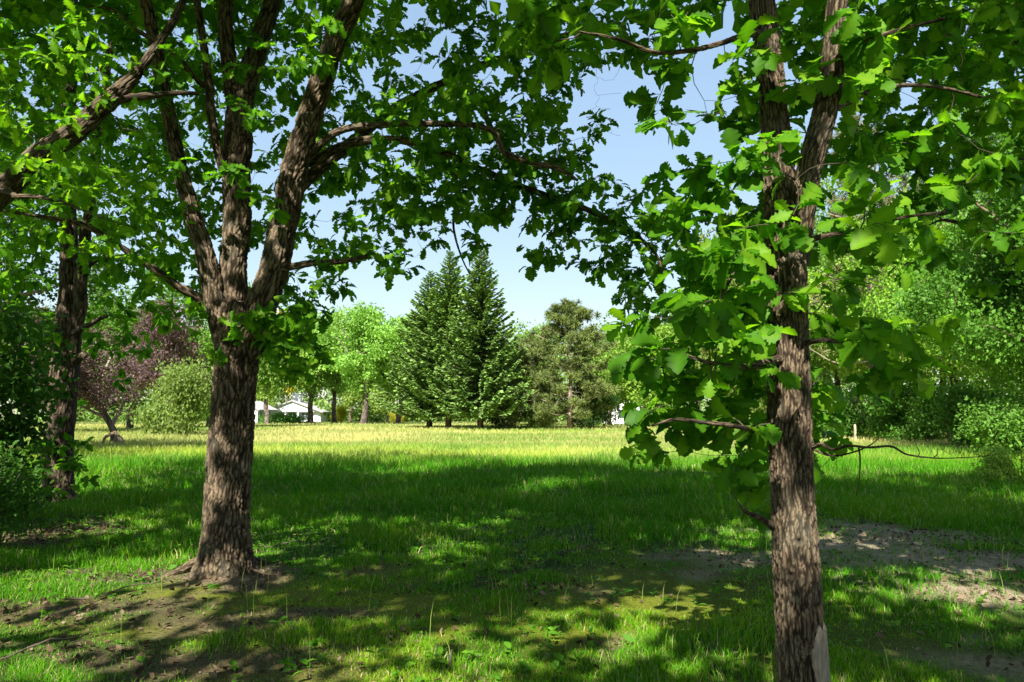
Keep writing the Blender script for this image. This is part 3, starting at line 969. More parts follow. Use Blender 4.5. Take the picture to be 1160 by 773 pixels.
rootR, skR = hero('oak_tree', baseR, 'slim oak nearest the camera, big lobed leaves along its trunk, barkless strip at the foot', 'tree', R_limbs, 0, M_OAKBARK, 0.0125, 0.0175, 200, 0.009, 400, flare=.12, knots=((.97, -1.75, .035), (.96, -.15, .03), (.80, -2.2, .04), (1.13, -1.2, .022), (.52, -2.0, .02)))
gridR = [  # 40-px cells from x=560
    "145553032577666",
    "025241242776555",
    "000020241575555",
    "000020441255553",
    "000001551255542",
    "000003662255542",
    "000005772254320",
    "000005751242100",
    "000006881220000",
    "000028981342200",
    "000028981322000",
    "000066672210000",
    "000042372100000",
    "000000250000000",
    "000000020000000",
]


def dR(px, py):
    if 850 < px < 955: return D + 0.25 + rR.random() * .5
    return D + (rR.normal() * 0.3 if px < 985 else 0.3 + rR.random() * 1.2) - (0.12 if px < 985 and rR.random() < .5 else 0)


attR = grid_points(gridR, 560, 0, 40, dR, 0.82, rR, 2, .08)
attR = np.concatenate([attR, np.array([P(985 + rR.random() * 55, 375 + rR.random() * 55, D - .3) for _ in range(6)]),
                       np.array([P(870 + rR.random() * 35, y_, D - .27 - .08 * rR.random()) for y_ in (22, 60, 95, 150, 160, 190, 232, 252, 268, 330, 425, 480)])])
lobR = [((1.6, 4.0, 8.6), (4.6, 4.6, 3.6)), ((1.4, 0.6, 8.4), (4.4, 4.0, 2.8)), ((-1.8, -1.2, 8.2), (3.2, 2.6, 2.0)), ((0.2, -2.6, 7.6), (3.2, 1.9, 1.6)), ((3.4, 5.4, 8.2), (3.6, 4.0, 2.8)), ((1.6, 4.2, 11.8), (2.8, 2.8, 2.4))]  # unseen lobes behind the camera are added to shade the near lawn
offR = lobes_points(lobR, 560, rR, lambda c: in_frame(c, 10, 10) | (c[:, 2] < 4.0) | sun_gap(c), 0.55, 0.53, 9)
bareR = np.array([P(1000 + rR.random() * 110, 500 + rR.random() * 25, D - .4) for _ in range(6)] + [P(930 + rR.random() * 30, 490 + rR.random() * 55, D - .2) for _ in range(4)] + [P(780 + rR.random() * 60, 60 + rR.random() * 75, D - .2) for _ in range(7)] + [P(840 + rR.random() * 20, 520 + rR.random() * 70, D - .15) for _ in range(5)])
oak_crown(rootR, skR, baseR, attR, offR, M_OAKLEAF, T_OAK, 8, 0.130, rR, 40, 0.27, seg=0.05, rk=0.006, droop=.28, along=.13, bare=bareR)
# strip where the bark has come off
mb = MB()
tt = np.linspace(0, 1, 40)
zs = np.array([P(0, 800 - 92 * q, D)[2] for q in tt])
pc, pr = smooth_path(*px_path(R_limbs[0], 0.87), 0.012)
rows_ = []
for z in zs:
    i = int(np.argmin(np.abs(pc[:, 2] - z)))
    rows_.append((pc[i], pr[i] * (1 + 0.02 * np.exp(-max(z, 0) / .6)) + 0.009, z))
ncol = 14
Vb = []
for q, (c0, r0, z) in zip(tt, rows_):
    lo = -80 + 5 * sin(q * 7) + 1.2 * sin(q * 41) + 12 * max(0, q - .75) / .25
    for a in np.linspace(lo, 4, ncol):
        edge = 0.016 if a in (lo, 4) or q > .99 else 0.0015 * sin(a * .9 + q * 60) * sin(q * 33 + a * .3)
        Vb.append([c0[0] + (r0 - edge) * cos(radians(a)), c0[1] + (r0 - edge) * sin(radians(a)), z])
Vb = np.array(Vb)
top = np.linspace(0, 1, ncol)
Vb[-ncol:, 2] += 0.025 * np.sin(top * 11) + .012 * (top > .55)
ii = (np.arange(39)[:, None] * ncol + np.arange(ncol - 1)[None, :]).ravel()
mb.add(Vb, np.stack([ii, ii + 1, ii + ncol + 1, ii + ncol], 1))
o = mb.build('bare_wood_patch', M_BARE, rootR, baseR)
tag(o, 'pale patch of bare wood where the bark has come off')

# ---- oak standing left of the frame, one thick limb leaning into view
D = 6.4
baseO = np.array([-6.4, 5.6, 0.0])
O_limbs = [
    (np.array([[-6.4, 5.6, -.1], [-6.4, 5.6, .4], [-6.35, 5.65, 1.4], [-6.3, 5.7, 2.4], [-6.4, 5.7, 4.0], [-6.6, 5.6, 7], [-6.6, 5.4, 10]]), np.array([.30, .27, .25, .24, .19, .13, .06])),
    (np.concatenate([[[-6.28, 5.72, 1.6], P(-120, 330, D - .1)], [P(0, 219, D), P(50, 178, D), P(100, 130, D + .1), P(134, 104, D + .2), P(166, 66, D + .4), P(205, 5, D + .7), P(260, -120, D + 1.0), P(300, -260, D + 1.2)]]), np.array([.15, .13, .10, .095, .088, .078, .042, .034, .028, .015])),
    [(118, 118, D + .15, 8), (150, 110, D + .3, 5), (185, 105, D + .45, 4), (225, 106, D + .6, 2.5)],
    (np.array([[-6.35, 5.65, 2.0], P(-40, 232, D - .2), P(20, 222, D - .3), P(70, 230, D - .4), P(125, 250, D - .5)]), np.array([.06, .035, .02, .012, .006])),
]
rO = np.random.default_rng(103)
rootO, skO = hero('oak_tree', baseO, 'oak beyond the left edge, thick dark limb slanting up into the upper left corner', 'tree', O_limbs, 0, M_DARKBARK, 0.012, 0.028, 80, 0.025, 500)
gridO = ["34431000", "33321000", "22210000", "33221000", "45443000", "34433100", "23332100", "22100000"]
attO = grid_points(gridO, -40, 0, 40, lambda a, b: D + .2 + rO.normal() * .7, 1.6, rO, 3, .18)
lobO = [((-5.0, -2.2, 7.6), (2.8, 1.9, 1.6)), ((-6.4, 4.6, 8.0), (4.6, 4.8, 3.2)), ((-4.6, 1.0, 8.4), (4.0, 3.8, 2.8)), ((-8.0, 8.0, 7.8), (3.6, 4.0, 2.8)), ((-6.4, 5.0, 11.0), (3.0, 3.2, 2.2))]  # rearmost unseen lobe put in to cast shade on the left foreground
offO = lobes_points(lobO, 350, rO, lambda c: in_frame(c, 10, 10) | (c[:, 2] < 4.4) | sun_gap(c), 0.55, 0.53, 19)
oak_crown(rootO, skO, baseO, attO, offO, M_MAPLELEAF, T_MID, 8, 0.105, rO, 34, 0.25)

# ---- tree beyond the right edge, dark limbs across the upper right corner
D = 6.6
baseE = np.array([6.6, 6.9, 0.0])
E_limbs = [
    (np.array([[6.6, 6.9, -.1], [6.6, 6.9, .5], [6.55, 6.9, 1.6], [6.6, 6.9, 3.0], [6.5, 6.9, 5], [6.4, 6.8, 8], [6.3, 6.8, 10.5]]), np.array([.24, .21, .19, .18, .14, .09, .04])),
    (np.array([[6.58, 6.9, 2.4], P(1230, 130, D), P(1160, 38, D), P(1140, 42, D), P(1120, 15, D - .05), P(1100, -8, D - .1), P(1040, -60, D - .1), P(960, -130, D - .2)]), np.array([.09, .065, .045, .042, .04, .036, .03, .015])),
    (np.array([P(1128, 28, D), P(1100, 20, D - .1), P(1075, 40, D - .2), P(1048, 52, D - .3), P(1020, 58, D - .4)]), np.array([.026, .022, .018, .014, .008])),
    (np.array([[6.58, 6.9, 1.9], P(1240, 200, D), P(1165, 178, D), P(1140, 186, D - .1), P(1112, 190, D - .2), P(1060, 200, D - .4)]), np.array([.07, .05, .03, .026, .02, .008])),
    (np.array([[6.58, 6.9, 1.5], P(1250, 320, D), P(1160, 292, D), P(1142, 276, D - .1), P(1118, 266, D - .2), P(1075, 250, D - .3), P(1050, 255, D - .4)]), np.array([.06, .045, .03, .026, .022, .014, .006])),
]
rE = np.random.default_rng(104)
rootE, skE = hero('oak_tree', baseE, 'oak beyond the right edge of the photo, dark crooked limbs crossing the upper right corner', 'tree', E_limbs, 0, M_DARKBARK, 0.010, 0.025, 70, 0.025, 600)
gridE = ["3555677", "2445566", "2444456", "1333445", "0222345", "0022234", "0001223", "0000112"]
attE = grid_points(gridE, 920, 0, 40, lambda a, b: D - .2 + rE.normal() * .6, 1.4, rE, 3, .18)
lobE = [((6.4, 6.6, 7.8), (4.4, 4.8, 3.0)), ((5.0, 2.6, 7.8), (3.6, 3.8, 2.6)), ((7.5, 10.0, 7.4), (3.6, 4.0, 2.8)), ((6.3, 6.4, 10.4), (2.8, 3, 2))]
offE = lobes_points(lobE, 250, rE, lambda c: in_frame(c, 10, 10) | (c[:, 2] < 4.2) | sun_gap(c), 0.55, 0.53, 29)
oak_crown(rootE, skE, baseE, attE, offE, M_OAKLEAF, T_MID, 8, 0.125, rE, 34, 0.25)

# ---- farther dark trunk at the left
D = 14.5
baseF = G(65, 566); baseF[2] = 0
F_limbs = [
    [(65, 575, D, 20), (65, 560, D, 18), (67, 510, D, 16), (71, 450, D, 16.5), (75, 400, D, 17), (78, 365, D, 16), (79, 330, D, 12), (78, 280, D, 11), (76, 220, D, 10), (78, 150, D, 9), (80, 60, D, 8), (84, -60, D, 6), (90, -200, D, 3)],
    [(82, 400, D, 10), (88, 360, D - .1, 8.5), (94, 310, D - .2, 8), (99, 260, D - .3, 7), (106, 200, D - .4, 6), (116, 120, D - .6, 5), (130, 20, D - .8, 4), (150, -100, D - 1, 2)],
    [(86, 378, D - .1, 5), (95, 370, D - .4, 4), (108, 366, D - .6, 3.2), (122, 358, D - .8, 2.2)],
    [(84, 412, D - .1, 6), (92, 404, D - .2, 5), (97, 402, D - .3, 4.5)],
    [(62, 385, D - .1, 4), (45, 372, D - .5, 3), (25, 360, D - .9, 2.4), (5, 340, D - 1.2, 1.5)],
    [(96, 300, D - .2, 4), (120, 292, D - .6, 2.8), (150, 290, D - 1, 2)],
]
rF = np.random.default_rng(105)
rootF, skF = hero('oak_tree', baseF, 'dark mid distance oak at left with peeling sunlit bark and leafy shoots at its foot', 'tree', F_limbs, 0, M_DARKBARK, 0.032, 0.05, 110, 0.04, 700)
gridF = ["66766656", "66665555", "56665555", "56666555", "46655654", "45644654", "45543543", "35532442", "33424431", "22325320", "13001200", "01001000"]
attF = grid_points(gridF, -80, 0, 40, lambda a, b: D + .3 + rF.normal() * 1.4, 2.5, rF, 3, .36)
lobF = [((-8.6, 14.6, 11.0), (4.6, 4.6, 3.6)), ((-10, 14, 9), (3.5, 4, 3))]
offF = lobes_points(lobF, 130, rF, lambda c: in_frame(c, 10, 10), 0.4, 0.42, 39)
footF = np.array([baseF + np.array([rF.normal() * .35, -0.3 - rF.random() * .3, 0.15 + rF.random() * 1.0]) for _ in range(26)])
oak_crown(rootF, skF, baseF, np.concatenate([attF, footF]), offF, M_MAPLELEAF, T_SIM, 9, 0.17, rF, 30, 0.3, seg=0.3, rk=0.009, sides=4)


# ------------------------------------------------------------------ trees behind the meadow
def tree_meshes(seed, H, R, zb, nlimb, ncl, nl, lsize, trunk_r, fork=0.25, shell=0.45, thr=0.4, sub=9, bark=M_GREYBARK, leaf=M_FOLIAGE, top=0.62, puff=None, lean=0.0):
    rng = np.random.default_rng(seed)
    sk = Skel()
    mt, mw, ml = MB(), MB(), MB()
    zf = H * fork
    tp = np.array([[0, 0, -.15], [0, 0, .3], [rng.normal() * .1, rng.normal() * .1, zf * .5], [rng.normal() * .15 + lean * zf, rng.normal() * .15, zf], [lean * H * .6 + rng.normal() * .3, rng.normal() * .3, H * .55], [lean * H * .8 + rng.normal() * .4, rng.normal() * .4, H * .86]])
    tr = np.array([1.5, 1.12, 1.0, .88, .5, .12]) * trunk_r
    p, r = smooth_path(tp, tr, 0.25)
    tube(mt, p, r, 14, 0, 0.02, .08, seed)
    sk.add(p, r)
    mid = (zb + H) / 2
    lobes = [((lean * H * .5, 0, mid), (R * .6, R * .6, (H - zb) * .42))]
    for k in range(sub):
        a = k * 2.4 + rng.random()
        z = zb + (H - zb) * (0.15 + 0.75 * rng.random())
        prof = math.sqrt(max(0.05, 1 - ((z - (zb + (H - zb) * (1 - top))) / ((H - zb) * (top if z > zb + (H - zb) * (1 - top) else 1 - top) * 1.1)) ** 2))
        q = R * prof * 0.62
        s = R * (0.32 + 0.22 * rng.random())
        lobes.append(((lean * H * .5 + q * cos(a), q * sin(a), z), (s, s, s * 0.75)))
    for k in range(nlimb):
        a = k * 2.4 + rng.random() * .8
        i = int(len(p) * (0.25 + .5 * k / max(1, nlimb)))
        c = lobes[1 + k % sub][0]
        e = np.array([c[0], c[1], max(c[2], p[i][2] + 0.8)])
        m_ = (p[i] + e) / 2 + np.array([0, 0, .12 * np.linalg.norm(e - p[i])]) + rng.normal(size=3) * .25
        pp, rr = smooth_path([p[i], m_, e], np.array([.55, .36, .12]) * r[i] + .015, 0.35)
        tube(mw, pp, rr, 8)
        sk.add(pp, rr)
    att = lobes_points(lobes, ncl, rng, lambda c: (c[:, 2] < zb * .8) | (c[:, 2] > H * 1.02), 1.6 / R, thr, seed, shell)
    tips, dirs = grow(sk, att, mw, rng, 0.6, 0.012, 0.014, 4)
    puff_leaves(ml, tips, puff or R * 0.085, nl, lsize, T_DIA, rng, 0.1 + .75 * vn3(tips * 2.2 / R, seed + 3))
    return (mt.data('trunk', [bark]), mw.data('branches', [bark]), ml.data('crown', [leaf], smooth=False))


def spruce_meshes(seed, H, R, leaf=M_NEEDLE, bark=M_PINEBARK, zb=0.115, dens=1.0):
    rng = np.random.default_rng(seed)
    mt, mw, ml = MB(), MB(), MB()
    z = np.linspace(-.1, H * .985, 40)
    tr = 0.30 * (1 - z / H) ** 0.8 + .012
    pts = np.stack([np.sin(z * .3) * .05, np.cos(z * .27) * .05, z], 1)
    tube(mt, pts, tr, 12, 0, .015, .08, seed)
    zz = H * zb
    P_, D_, N_, S_, Va = [], [], [], [], []
    a0 = 0
    while zz < H * .985:
        f = (zz / H - zb) / (1 - zb)
        L0 = R * (min(1, (1 - f) ** 0.9 * 1.08) * (0.72 + .28 * min(1, f / .1))) + .12
        for k in range(5 if f < .8 else 4):
            a = a0 + k * 2 * pi / (5 if f < .8 else 4) + rng.normal() * .22
            L = L0 * (0.72 + .42 * rng.random())
            if f < .75 and rng.random() < .09: L *= .5
            droop = 0.30 * (1 - f) - 0.42 * f + rng.normal() * .06
            t = np.linspace(0, 1, 7)
            rr = t * L
            h = zz - droop * rr - 0.25 * L * np.sin(t * pi) * (1 - f) * .5 + (0.34 * L * t ** 3) * (1 - .4 * f)
            q = np.stack([rr * cos(a), rr * sin(a), h], 1)
            tube(mw, q, np.linspace(.035 * (1 - f) + .01, .006, 7), 4)
            m = max(10, int(L * 62 * dens))
            s = 0.02 + .98 * rng.random(m) ** .8
            i = np.clip((s * 6).astype(int), 0, 5)
            w = (s * 6 - i)[:, None]
            base = q[i] * (1 - w) + q[i + 1] * w
            out = np.array([cos(a), sin(a), 0])
            side = np.array([-sin(a), cos(a), 0])
            sg = np.sign(rng.random(m) - .5)[:, None]
            d = unit(out * (0.55 + .4 * rng.random((m, 1))) + side * sg * (0.25 + .8 * rng.random((m, 1))) + np.array([0, 0, 1]) * (-.75 + .8 * rng.random((m, 1)) + .45 * f))
            P_.append(base); D_.append(d)
            N_.append(unit(np.array([0, 0, 1.0]) + rng.normal(size=(m, 3)) * .45))
            S_.append((0.26 + .36 * rng.random(m)) * (1.15 - .4 * f) * min(1, .55 + L / R))
            Va.append(np.clip(.28 + .28 * s + rng.normal(size=m) * .15, 0, 1))
        a0 += .7
        zz += H * .0135 * (1.1 - .4 * f)
    # leader
    tpl = (np.array([[0, .05, 0], [.35, .21, 0.02], [.7, .15, .02], [1, .02, -.03], [.7, -.15, .02], [.35, -.21, .02], [0, -.05, 0]], float), np.array([[0, 1, 5, 6], [1, 2, 4, 5], [2, 3, 4, 4]]))
    tpl = (tpl[0], np.array([[0, 1, 5, 6], [1, 2, 4, 5]]))
    leaves(ml, np.concatenate(P_), np.concatenate(D_), np.concatenate(N_), np.concatenate(S_), tpl, np.concatenate(Va))
    return (mt.data('trunk', [bark]), mw.data('branches', [M_GREYBARK]), ml.data('crown', [leaf], smooth=False))


def pine_meshes(seed, H, R, zb=.1, ntuft=260, nl=34, brown=False, bark=M_PINEBARK, trunk_r=.2):
    rng = np.random.default_rng(seed)
    mt, mw, ml = MB(), MB(), MB()
    z = np.linspace(-.1, H * .96, 36)
    pts = np.stack([np.sin(z * .5) * .12, np.cos(z * .41) * .12, z], 1)
    tube(mt, pts, trunk_r * (1 - z / H) ** .7 + .02, 12, 0, .015, .07, seed)
    sk = Skel(); sk.add(pts, trunk_r * (1 - z / H) ** .7 + .02)
    tufts = []
    nb = 64
    for b in range(nb):
        f = zb + (0.985 - zb) * (b / nb) ** .9
        a = b * 2.4 + rng.normal() * .3
        L = R * (0.98 * (1 - max(0, f - .3) / .72) ** .48 if f > .3 else .75 + .8 * f) * (.55 + .5 * rng.random())
        up = .12 + .5 * f * rng.random()
        p0 = np.array([sin(H * f * .5) * .12, cos(H * f * .41) * .12, H * f])
        e = p0 + np.array([cos(a) * L, sin(a) * L, up * L + .1])
        m_ = (p0 + e) / 2 + np.array([0, 0, -.08 * L]) + rng.normal(size=3) * .1
        pp, rr = smooth_path([p0, m_, e], [.05, .035, .012], .3)
        tube(mw, pp, rr, 5)
        sk.add(pp, rr)
        for _ in range(max(2, int(ntuft / nb))):
            s = .45 + .58 * rng.random()
            c = p0 + (e - p0) * s + rng.normal(size=3) * np.array([.42, .42, .22]) * (.5 + L / R * .5)
            tufts.append(c)
    tufts = np.array(tufts)
    tips, dirs = grow(sk, tufts, mw, rng, .4, .008, .012, 4)
    n = len(tips) * nl
    c = np.repeat(tips, nl, 0)
    d = unit(rng.normal(size=(n, 3)) + np.repeat(dirs, nl, 0) * .7 + np.array([0, 0, .35]))
    needle = (np.array([[0, .035, 0], [1, .02, 0], [1, -.02, 0], [0, -.035, 0]]) * np.array([1, 1.6, 1]), np.array([[0, 1, 2, 3]]))
    v = np.repeat(np.clip(.45 + .25 * rng.normal(size=len(tips)), 0, 1), nl)
    leaves(ml, c, d, unit(rng.normal(size=(n, 3)) + np.array([0, 0, .6])), .36 + .2 * rng.random(n), needle, np.clip(v + rng.normal(size=n) * .12, 0, 1))
    return (mt.data('trunk', [bark]), mw.data('branches', [M_DEADWOOD if brown else M_GREYBARK]), ml.data('crown', [M_NEEDLE], smooth=False))


def shrub_meshes(seed, H, R, ncl, nl, lsize, stems=7, leaf=M_FOLIAGE, thr=.42, tmpl=None, shell=.4):
    rng = np.random.default_rng(seed)
    sk = Skel()
    mw, ml = MB(), MB()
    for k in range(stems):
        a = k * 2.4
        e = np.array([cos(a) * R * .45, sin(a) * R * .45, H * (.5 + .3 * rng.random())])
        pp, rr = smooth_path([[cos(a) * .1 * R, sin(a) * .1 * R, -.05], e * np.array([.4, .4, .5]), e], np.array([.03, .022, .008]) * (H / 2.5) ** .5, .2)
        tube(mw, pp, rr, 6)
        sk.add(pp, rr)
    lobes = [((0, 0, H * .45), (R * .75, R * .75, H * .5))]
    for k in range(8):
        a = k * 2.4
        lobes.append(((cos(a) * R * .55, sin(a) * R * .55, H * (.22 + .42 * rng.random())), (R * .42, R * .42, H * .3)))
    att = lobes_points(lobes, ncl, rng, lambda c: c[:, 2] < .04 * H, 1.8 / R, thr, seed, shell)
    tips, dirs = grow(sk, att, mw, rng, .3, .005, .01, 4)
    puff_leaves(ml, tips, R * .10, nl, lsize, tmpl or T_DIA, rng, .1 + .75 * vn3(tips * 2 / R, seed + 2))
    return (None, mw.data('stems', [M_TWIG]), ml.data('foliage', [leaf], smooth=False))


def place(name, meshes, px, d, label, cat, color=(1, 1, 1), sc=(1, 1), rz=0.0, group=None):
    x = (px - CX) / FPX * d
    z = float(hgt(np.array([x]), np.array([d]))[0])
    root = empty(name, (x, d, z), rz)
    root.scale = (sc[0], sc[0], sc[1])
    tag(root, label, cat, group)
    for me in meshes:
        if me is None: continue
        o = link(me.name.split('.')[0], me, root, color=color)
    return root


GREEN = (0.09, 0.155, 0.022)
LIME = (0.20, 0.31, 0.05)
YEL = (0.42, 0.38, 0.04)
DEEP = (0.06, 0.15, 0.018)
MID = (0.08, 0.17, 0.024)

LOC1 = tree_meshes(21, 20, 7.0, 3.6, 7, 460, 36, .42, .42, .2, .35, .43)
LOC2 = tree_meshes(22, 20, 6.4, 3.4, 8, 440, 36, .42, .46, .18, .35, .43)
FULL1 = tree_meshes(23, 15, 6.2, .8, 6, 420, 34, .36, .3, .2, .5, .36)
FULL2 = tree_meshes(24, 15, 5.6, .8, 6, 420, 34, .36, .3, .2, .5, .36)
WOOD1 = tree_meshes(25, 15, 5.0, 2.2, 10, 620, 46, .19, .22, .2, .4, .46, bark=M_DARKBARK)
WOOD2 = tree_meshes(26, 15, 5.2, 1.2, 11, 640, 46, .19, .2, .18, .4, .46, bark=M_DARKBARK)
SPR1, SPR2 = spruce_meshes(31, 19.5, 5.0), spruce_meshes(32, 19.5, 4.9)
SPR3 = spruce_meshes(33, 19, 4.6)
PINE1 = pine_meshes(34, 12.8, 5.2, .06, 900, 40, True, bark=M_DEADWOOD)
PINE2 = pine_meshes(35, 18, 4.0, .22, 260, 34, True, trunk_r=.24)
SHR1 = shrub_meshes(41, 3.0, 2.6, 260, 38, .14, thr=.5)
SHR2 = shrub_meshes(42, 3.0, 2.4, 260, 38, .14, thr=.5)
SHRN = shrub_meshes(43, 3.0, 1.3, 200, 16, .10, tmpl=T_SIM[0], thr=.5, shell=.1)

# spruces
place('spruce_tree', SPR1, 487, 86, 'tall dark spruce, leftmost of the three, its tip lower than its neighbour', 'tree', (.15, .255, .065), (1.14, .93), .3, 'spruces beyond the meadow')
place('spruce_tree', SPR2, 509, 82, 'tall dark spruce in the middle of the three, broad drooping skirts', 'tree', (.155, .265, .065), (1.14, 1.01), 1.3, 'spruces beyond the meadow')
place('spruce_tree', SPR3, 545, 77, 'tall dark spruce, rightmost of the three, with a sharp pointed tip', 'tree', (.15, .255, .065), (1.1, 1.01), 2.0, 'spruces beyond the meadow')
# pines
place('pine_tree', PINE1, 645, 78, 'scraggy brownish pine with a pale dead trunk standing right of the spruces', 'tree', (.125, .165, .048), (1.15, 1), .5)
place('pine_tree', PINE1, 603, 84, 'shorter brown tinged pine between the spruces and the scraggy pine', 'tree', (.10, .135, .04), (.85, .76), 2.5)
# locusts and the back line left
BACK = 'trees lining the back of the meadow'
LL = [(FULL2, 300, 170, (.18, .27, .05), (1.0, 1.25), 1.5, 'round green tree rising behind the grey sided house'),
      (FULL1, 398, 176, (.19, .28, .05), (1.1, 1.3), 2.5, 'green tree filling the gap between the trunks right of the white house'),
      (FULL2, 440, 172, (.18, .27, .05), (1.0, 1.3), .5, 'green tree deep behind the leftmost spruce'),
      (LOC1, 304, 134, LIME, (1.0, .85), .4, 'pale green airy tree standing just left of the white gabled house'),
      (LOC2, 353, 140, (.19, .34, .06), (1.1, 1.0), 1.0, 'airy green tree whose trunk stands in front of the white house'),
      (LOC1, 380, 146, (.20, .34, .065), (1.05, 1.08), 2.2, 'airy green tree with a straight trunk right of the white house'),
      (LOC2, 413, 126, (.18, .34, .06), (1.15, 1.1), 3.0, 'tallest airy green tree left of the spruces, thick dark forked trunk'),
      (LOC1, 452, 134, (.18, .33, .06), (1.0, .95), 4.0, 'airy green tree half hidden behind the left spruce')]
for ms, px, d, c, sc, rz, lab in LL:
    place('broadleaf_tree', ms, px, d, lab, 'tree', c, sc, rz, BACK)
place('broadleaf_tree', LOC1, 328, 186, 'yellow leaved tree glowing behind the fork of the thick oak', 'tree', YEL, (.95, 1.36), .2, BACK)
place('golden_shrub', SHR1, 387, 158, 'bright yellow shrub between the trunks right of the white house', 'shrub', (.36, .36, .02), (.9, 1.3), .4)
place('golden_shrub', SHR2, 452, 150, 'small yellow shrub low beside the leftmost spruce', 'shrub', (.30, .31, .03), (.8, 1.0), .4)
# right of the spruces
RR = [(FULL1, 606, 104, (.14, .25, .035), (.95, .95), .3, 'bright green tree rising behind the gap between spruces and pine'),
      (FULL2, 737, 96, (.15, .26, .035), (1.1, 1.05), 1.4, 'broad bright green tree right of the scraggy pine'),
      (FULL1, 690, 106, (.13, .23, .035), (.9, .92), 2.4, 'green tree peeping out behind the right side of the scraggy pine'),
      (FULL1, 790, 104, (.17, .27, .045), (1.05, 1.22), 3.1, 'tall light green tree behind the leaves of the near oak'),
      (FULL2, 848, 92, (.15, .25, .04), (1.05, 1.15), 4.4, 'light green tree just left of the near oak trunk'),
      (FULL2, 832, 70, (.15, .21, .05), (.85, 1.55), 2.2, 'tallest pale green tree showing between the near oak leaves and its trunk'),
      (FULL1, 925, 84, (.10, .19, .03), (1.0, 1.5), 5.0, 'green tree just right of the near oak trunk at the meadow edge')]
for ms, px, d, c, sc, rz, lab in RR:
    place('broadleaf_tree', ms, px, d, lab, 'tree', c, sc, rz, BACK)
# shrubs along the far edge
SS = [(SHR1, 576, 79, (.075, .105, .045), (1.15, 1.7), .1, 'grey green feathery shrub at the foot of the right spruce'),
      (SHR2, 612, 80, (.09, .14, .03), (.8, .8), 1.0, 'low green shrub below the shorter brown pine'),
      (SHR2, 672, 80, (.03, .075, .016), (1.2, 2.0), 2.0, 'dark green bush at the right foot of the scraggy pine'),
      (SHR1, 716, 88, (.10, .2, .03), (.9, .6), 3.0, 'low bright green shrub in front of the white house on the right'),
      (SHR2, 760, 84, (.10, .19, .03), (1.0, .6), 4.0, 'low bright green shrub left of the hanging oak leaves'),
      (SHR1, 825, 78, (.09, .17, .03), (1.1, .9), 5.0, 'green shrub at the meadow edge behind the low oak leaves')]
for ms, px, d, c, sc, rz, lab in SS:
    place('shrub', ms, px, d, lab, 'shrub', c, sc, rz, 'shrubs along the meadow edge')
place('low_hedge', shrub_meshes(47, 1.0, 4.2, 160, 30, .2, 9), 326, 142, 'low dark green hedge before the white gabled house', 'hedge', (.09, .2, .03), (1.5, 1.5), 0)
# left middle distance
place('feathery_shrub', SHR1, 205, 54, 'big rounded yellow green shrub behind the thick oak trunk on the left', 'shrub', (.115, .175, .038), (1.38, 1.95), .6)
place('broadleaf_tree', FULL2, 238, 82, 'bright green tree behind the big yellow green shrub', 'tree', (.10, .21, .03), (.9, .85), .9, BACK)
place('broadleaf_tree', FULL1, 150, 78, 'mid green tree behind the purple leaved tree', 'tree', MID, (1.1, 1.05), 1.9, BACK)
place('broadleaf_tree', WOOD2, 60, 64, 'leafy green tree behind the farther dark oak trunk', 'tree', (.06, .13, .02), (1.0, .95), 3.0)
place('broadleaf_tree', WOOD1, -60, 26, 'dense green tree at the left edge of the photo behind the dark bush', 'tree', (.055, .125, .018), (.95, 1.0), .7)
place('broadleaf_tree', FULL2, 268, 92, 'tall pale green tree seen between the forked stems of the thick oak', 'tree', (.10, .19, .03), (.95, 1.35), 5.0)
# purple leaved tree with a leaning trunk
PURC = (.105, .065, .07)
PUR = tree_meshes(51, 5.6, 3.0, 1.7, 6, 240, 30, .15, .17, .3, .45, .40, lean=-.42, bark=M_GREYBARK)
place('plum_tree', PUR, 133, 38, 'purple leaved plum tree with a leaning grey trunk', 'tree', PURC, (1, 1.0), 0)
PUR2 = tree_meshes(52, 6.5, 2.8, 1.6, 6, 260, 30, .15, .13, .3, .45, .40, bark=M_GREYBARK)
place('plum_tree', PUR2, 186, 60, 'purple leaved plum tree whose drooping crown hangs over the yellow green shrub', 'tree', PURC, (1.45, 1.6), 1.0)
place('plum_tree', PUR2, 28, 34, 'purple leaved plum tree at the far left behind the dark trunk', 'tree', PURC, (.9, .98), 2.0)
# arched broken stem beside the leaning plum
mb = MB()
g = G(140, 508)
tube(mb, np.array([[0, 0, 0], [-.15, 0, .45], [-.5, .1, .75], [-.95, .1, .55], [-1.15, .1, .1]]), np.array([.11, .1, .09, .08, .06]), 9)
o = mb.build('arched_stem', M_DARKBARK); o.location = (g[0], g[1], 0)
tag(o, 'arched dark broken stem on the grass beside the leaning plum trunk', 'dead stem')
# dark bush, left edge
place('dark_bush', shrub_meshes(44, 3.6, 1.35, 420, 22, .11, tmpl=T_SIM[0], thr=.48), -45, 10.6, 'tall dark leafy bush filling the left edge of the photo', 'bush', (.05, .13, .014), (1, 1), 0)
place('dark_bush', SHRN, 2, 9.4, 'low dark sapling bush in front of the taller bush at the left edge', 'bush', (.045, .12, .014), (.55, .5), 1)

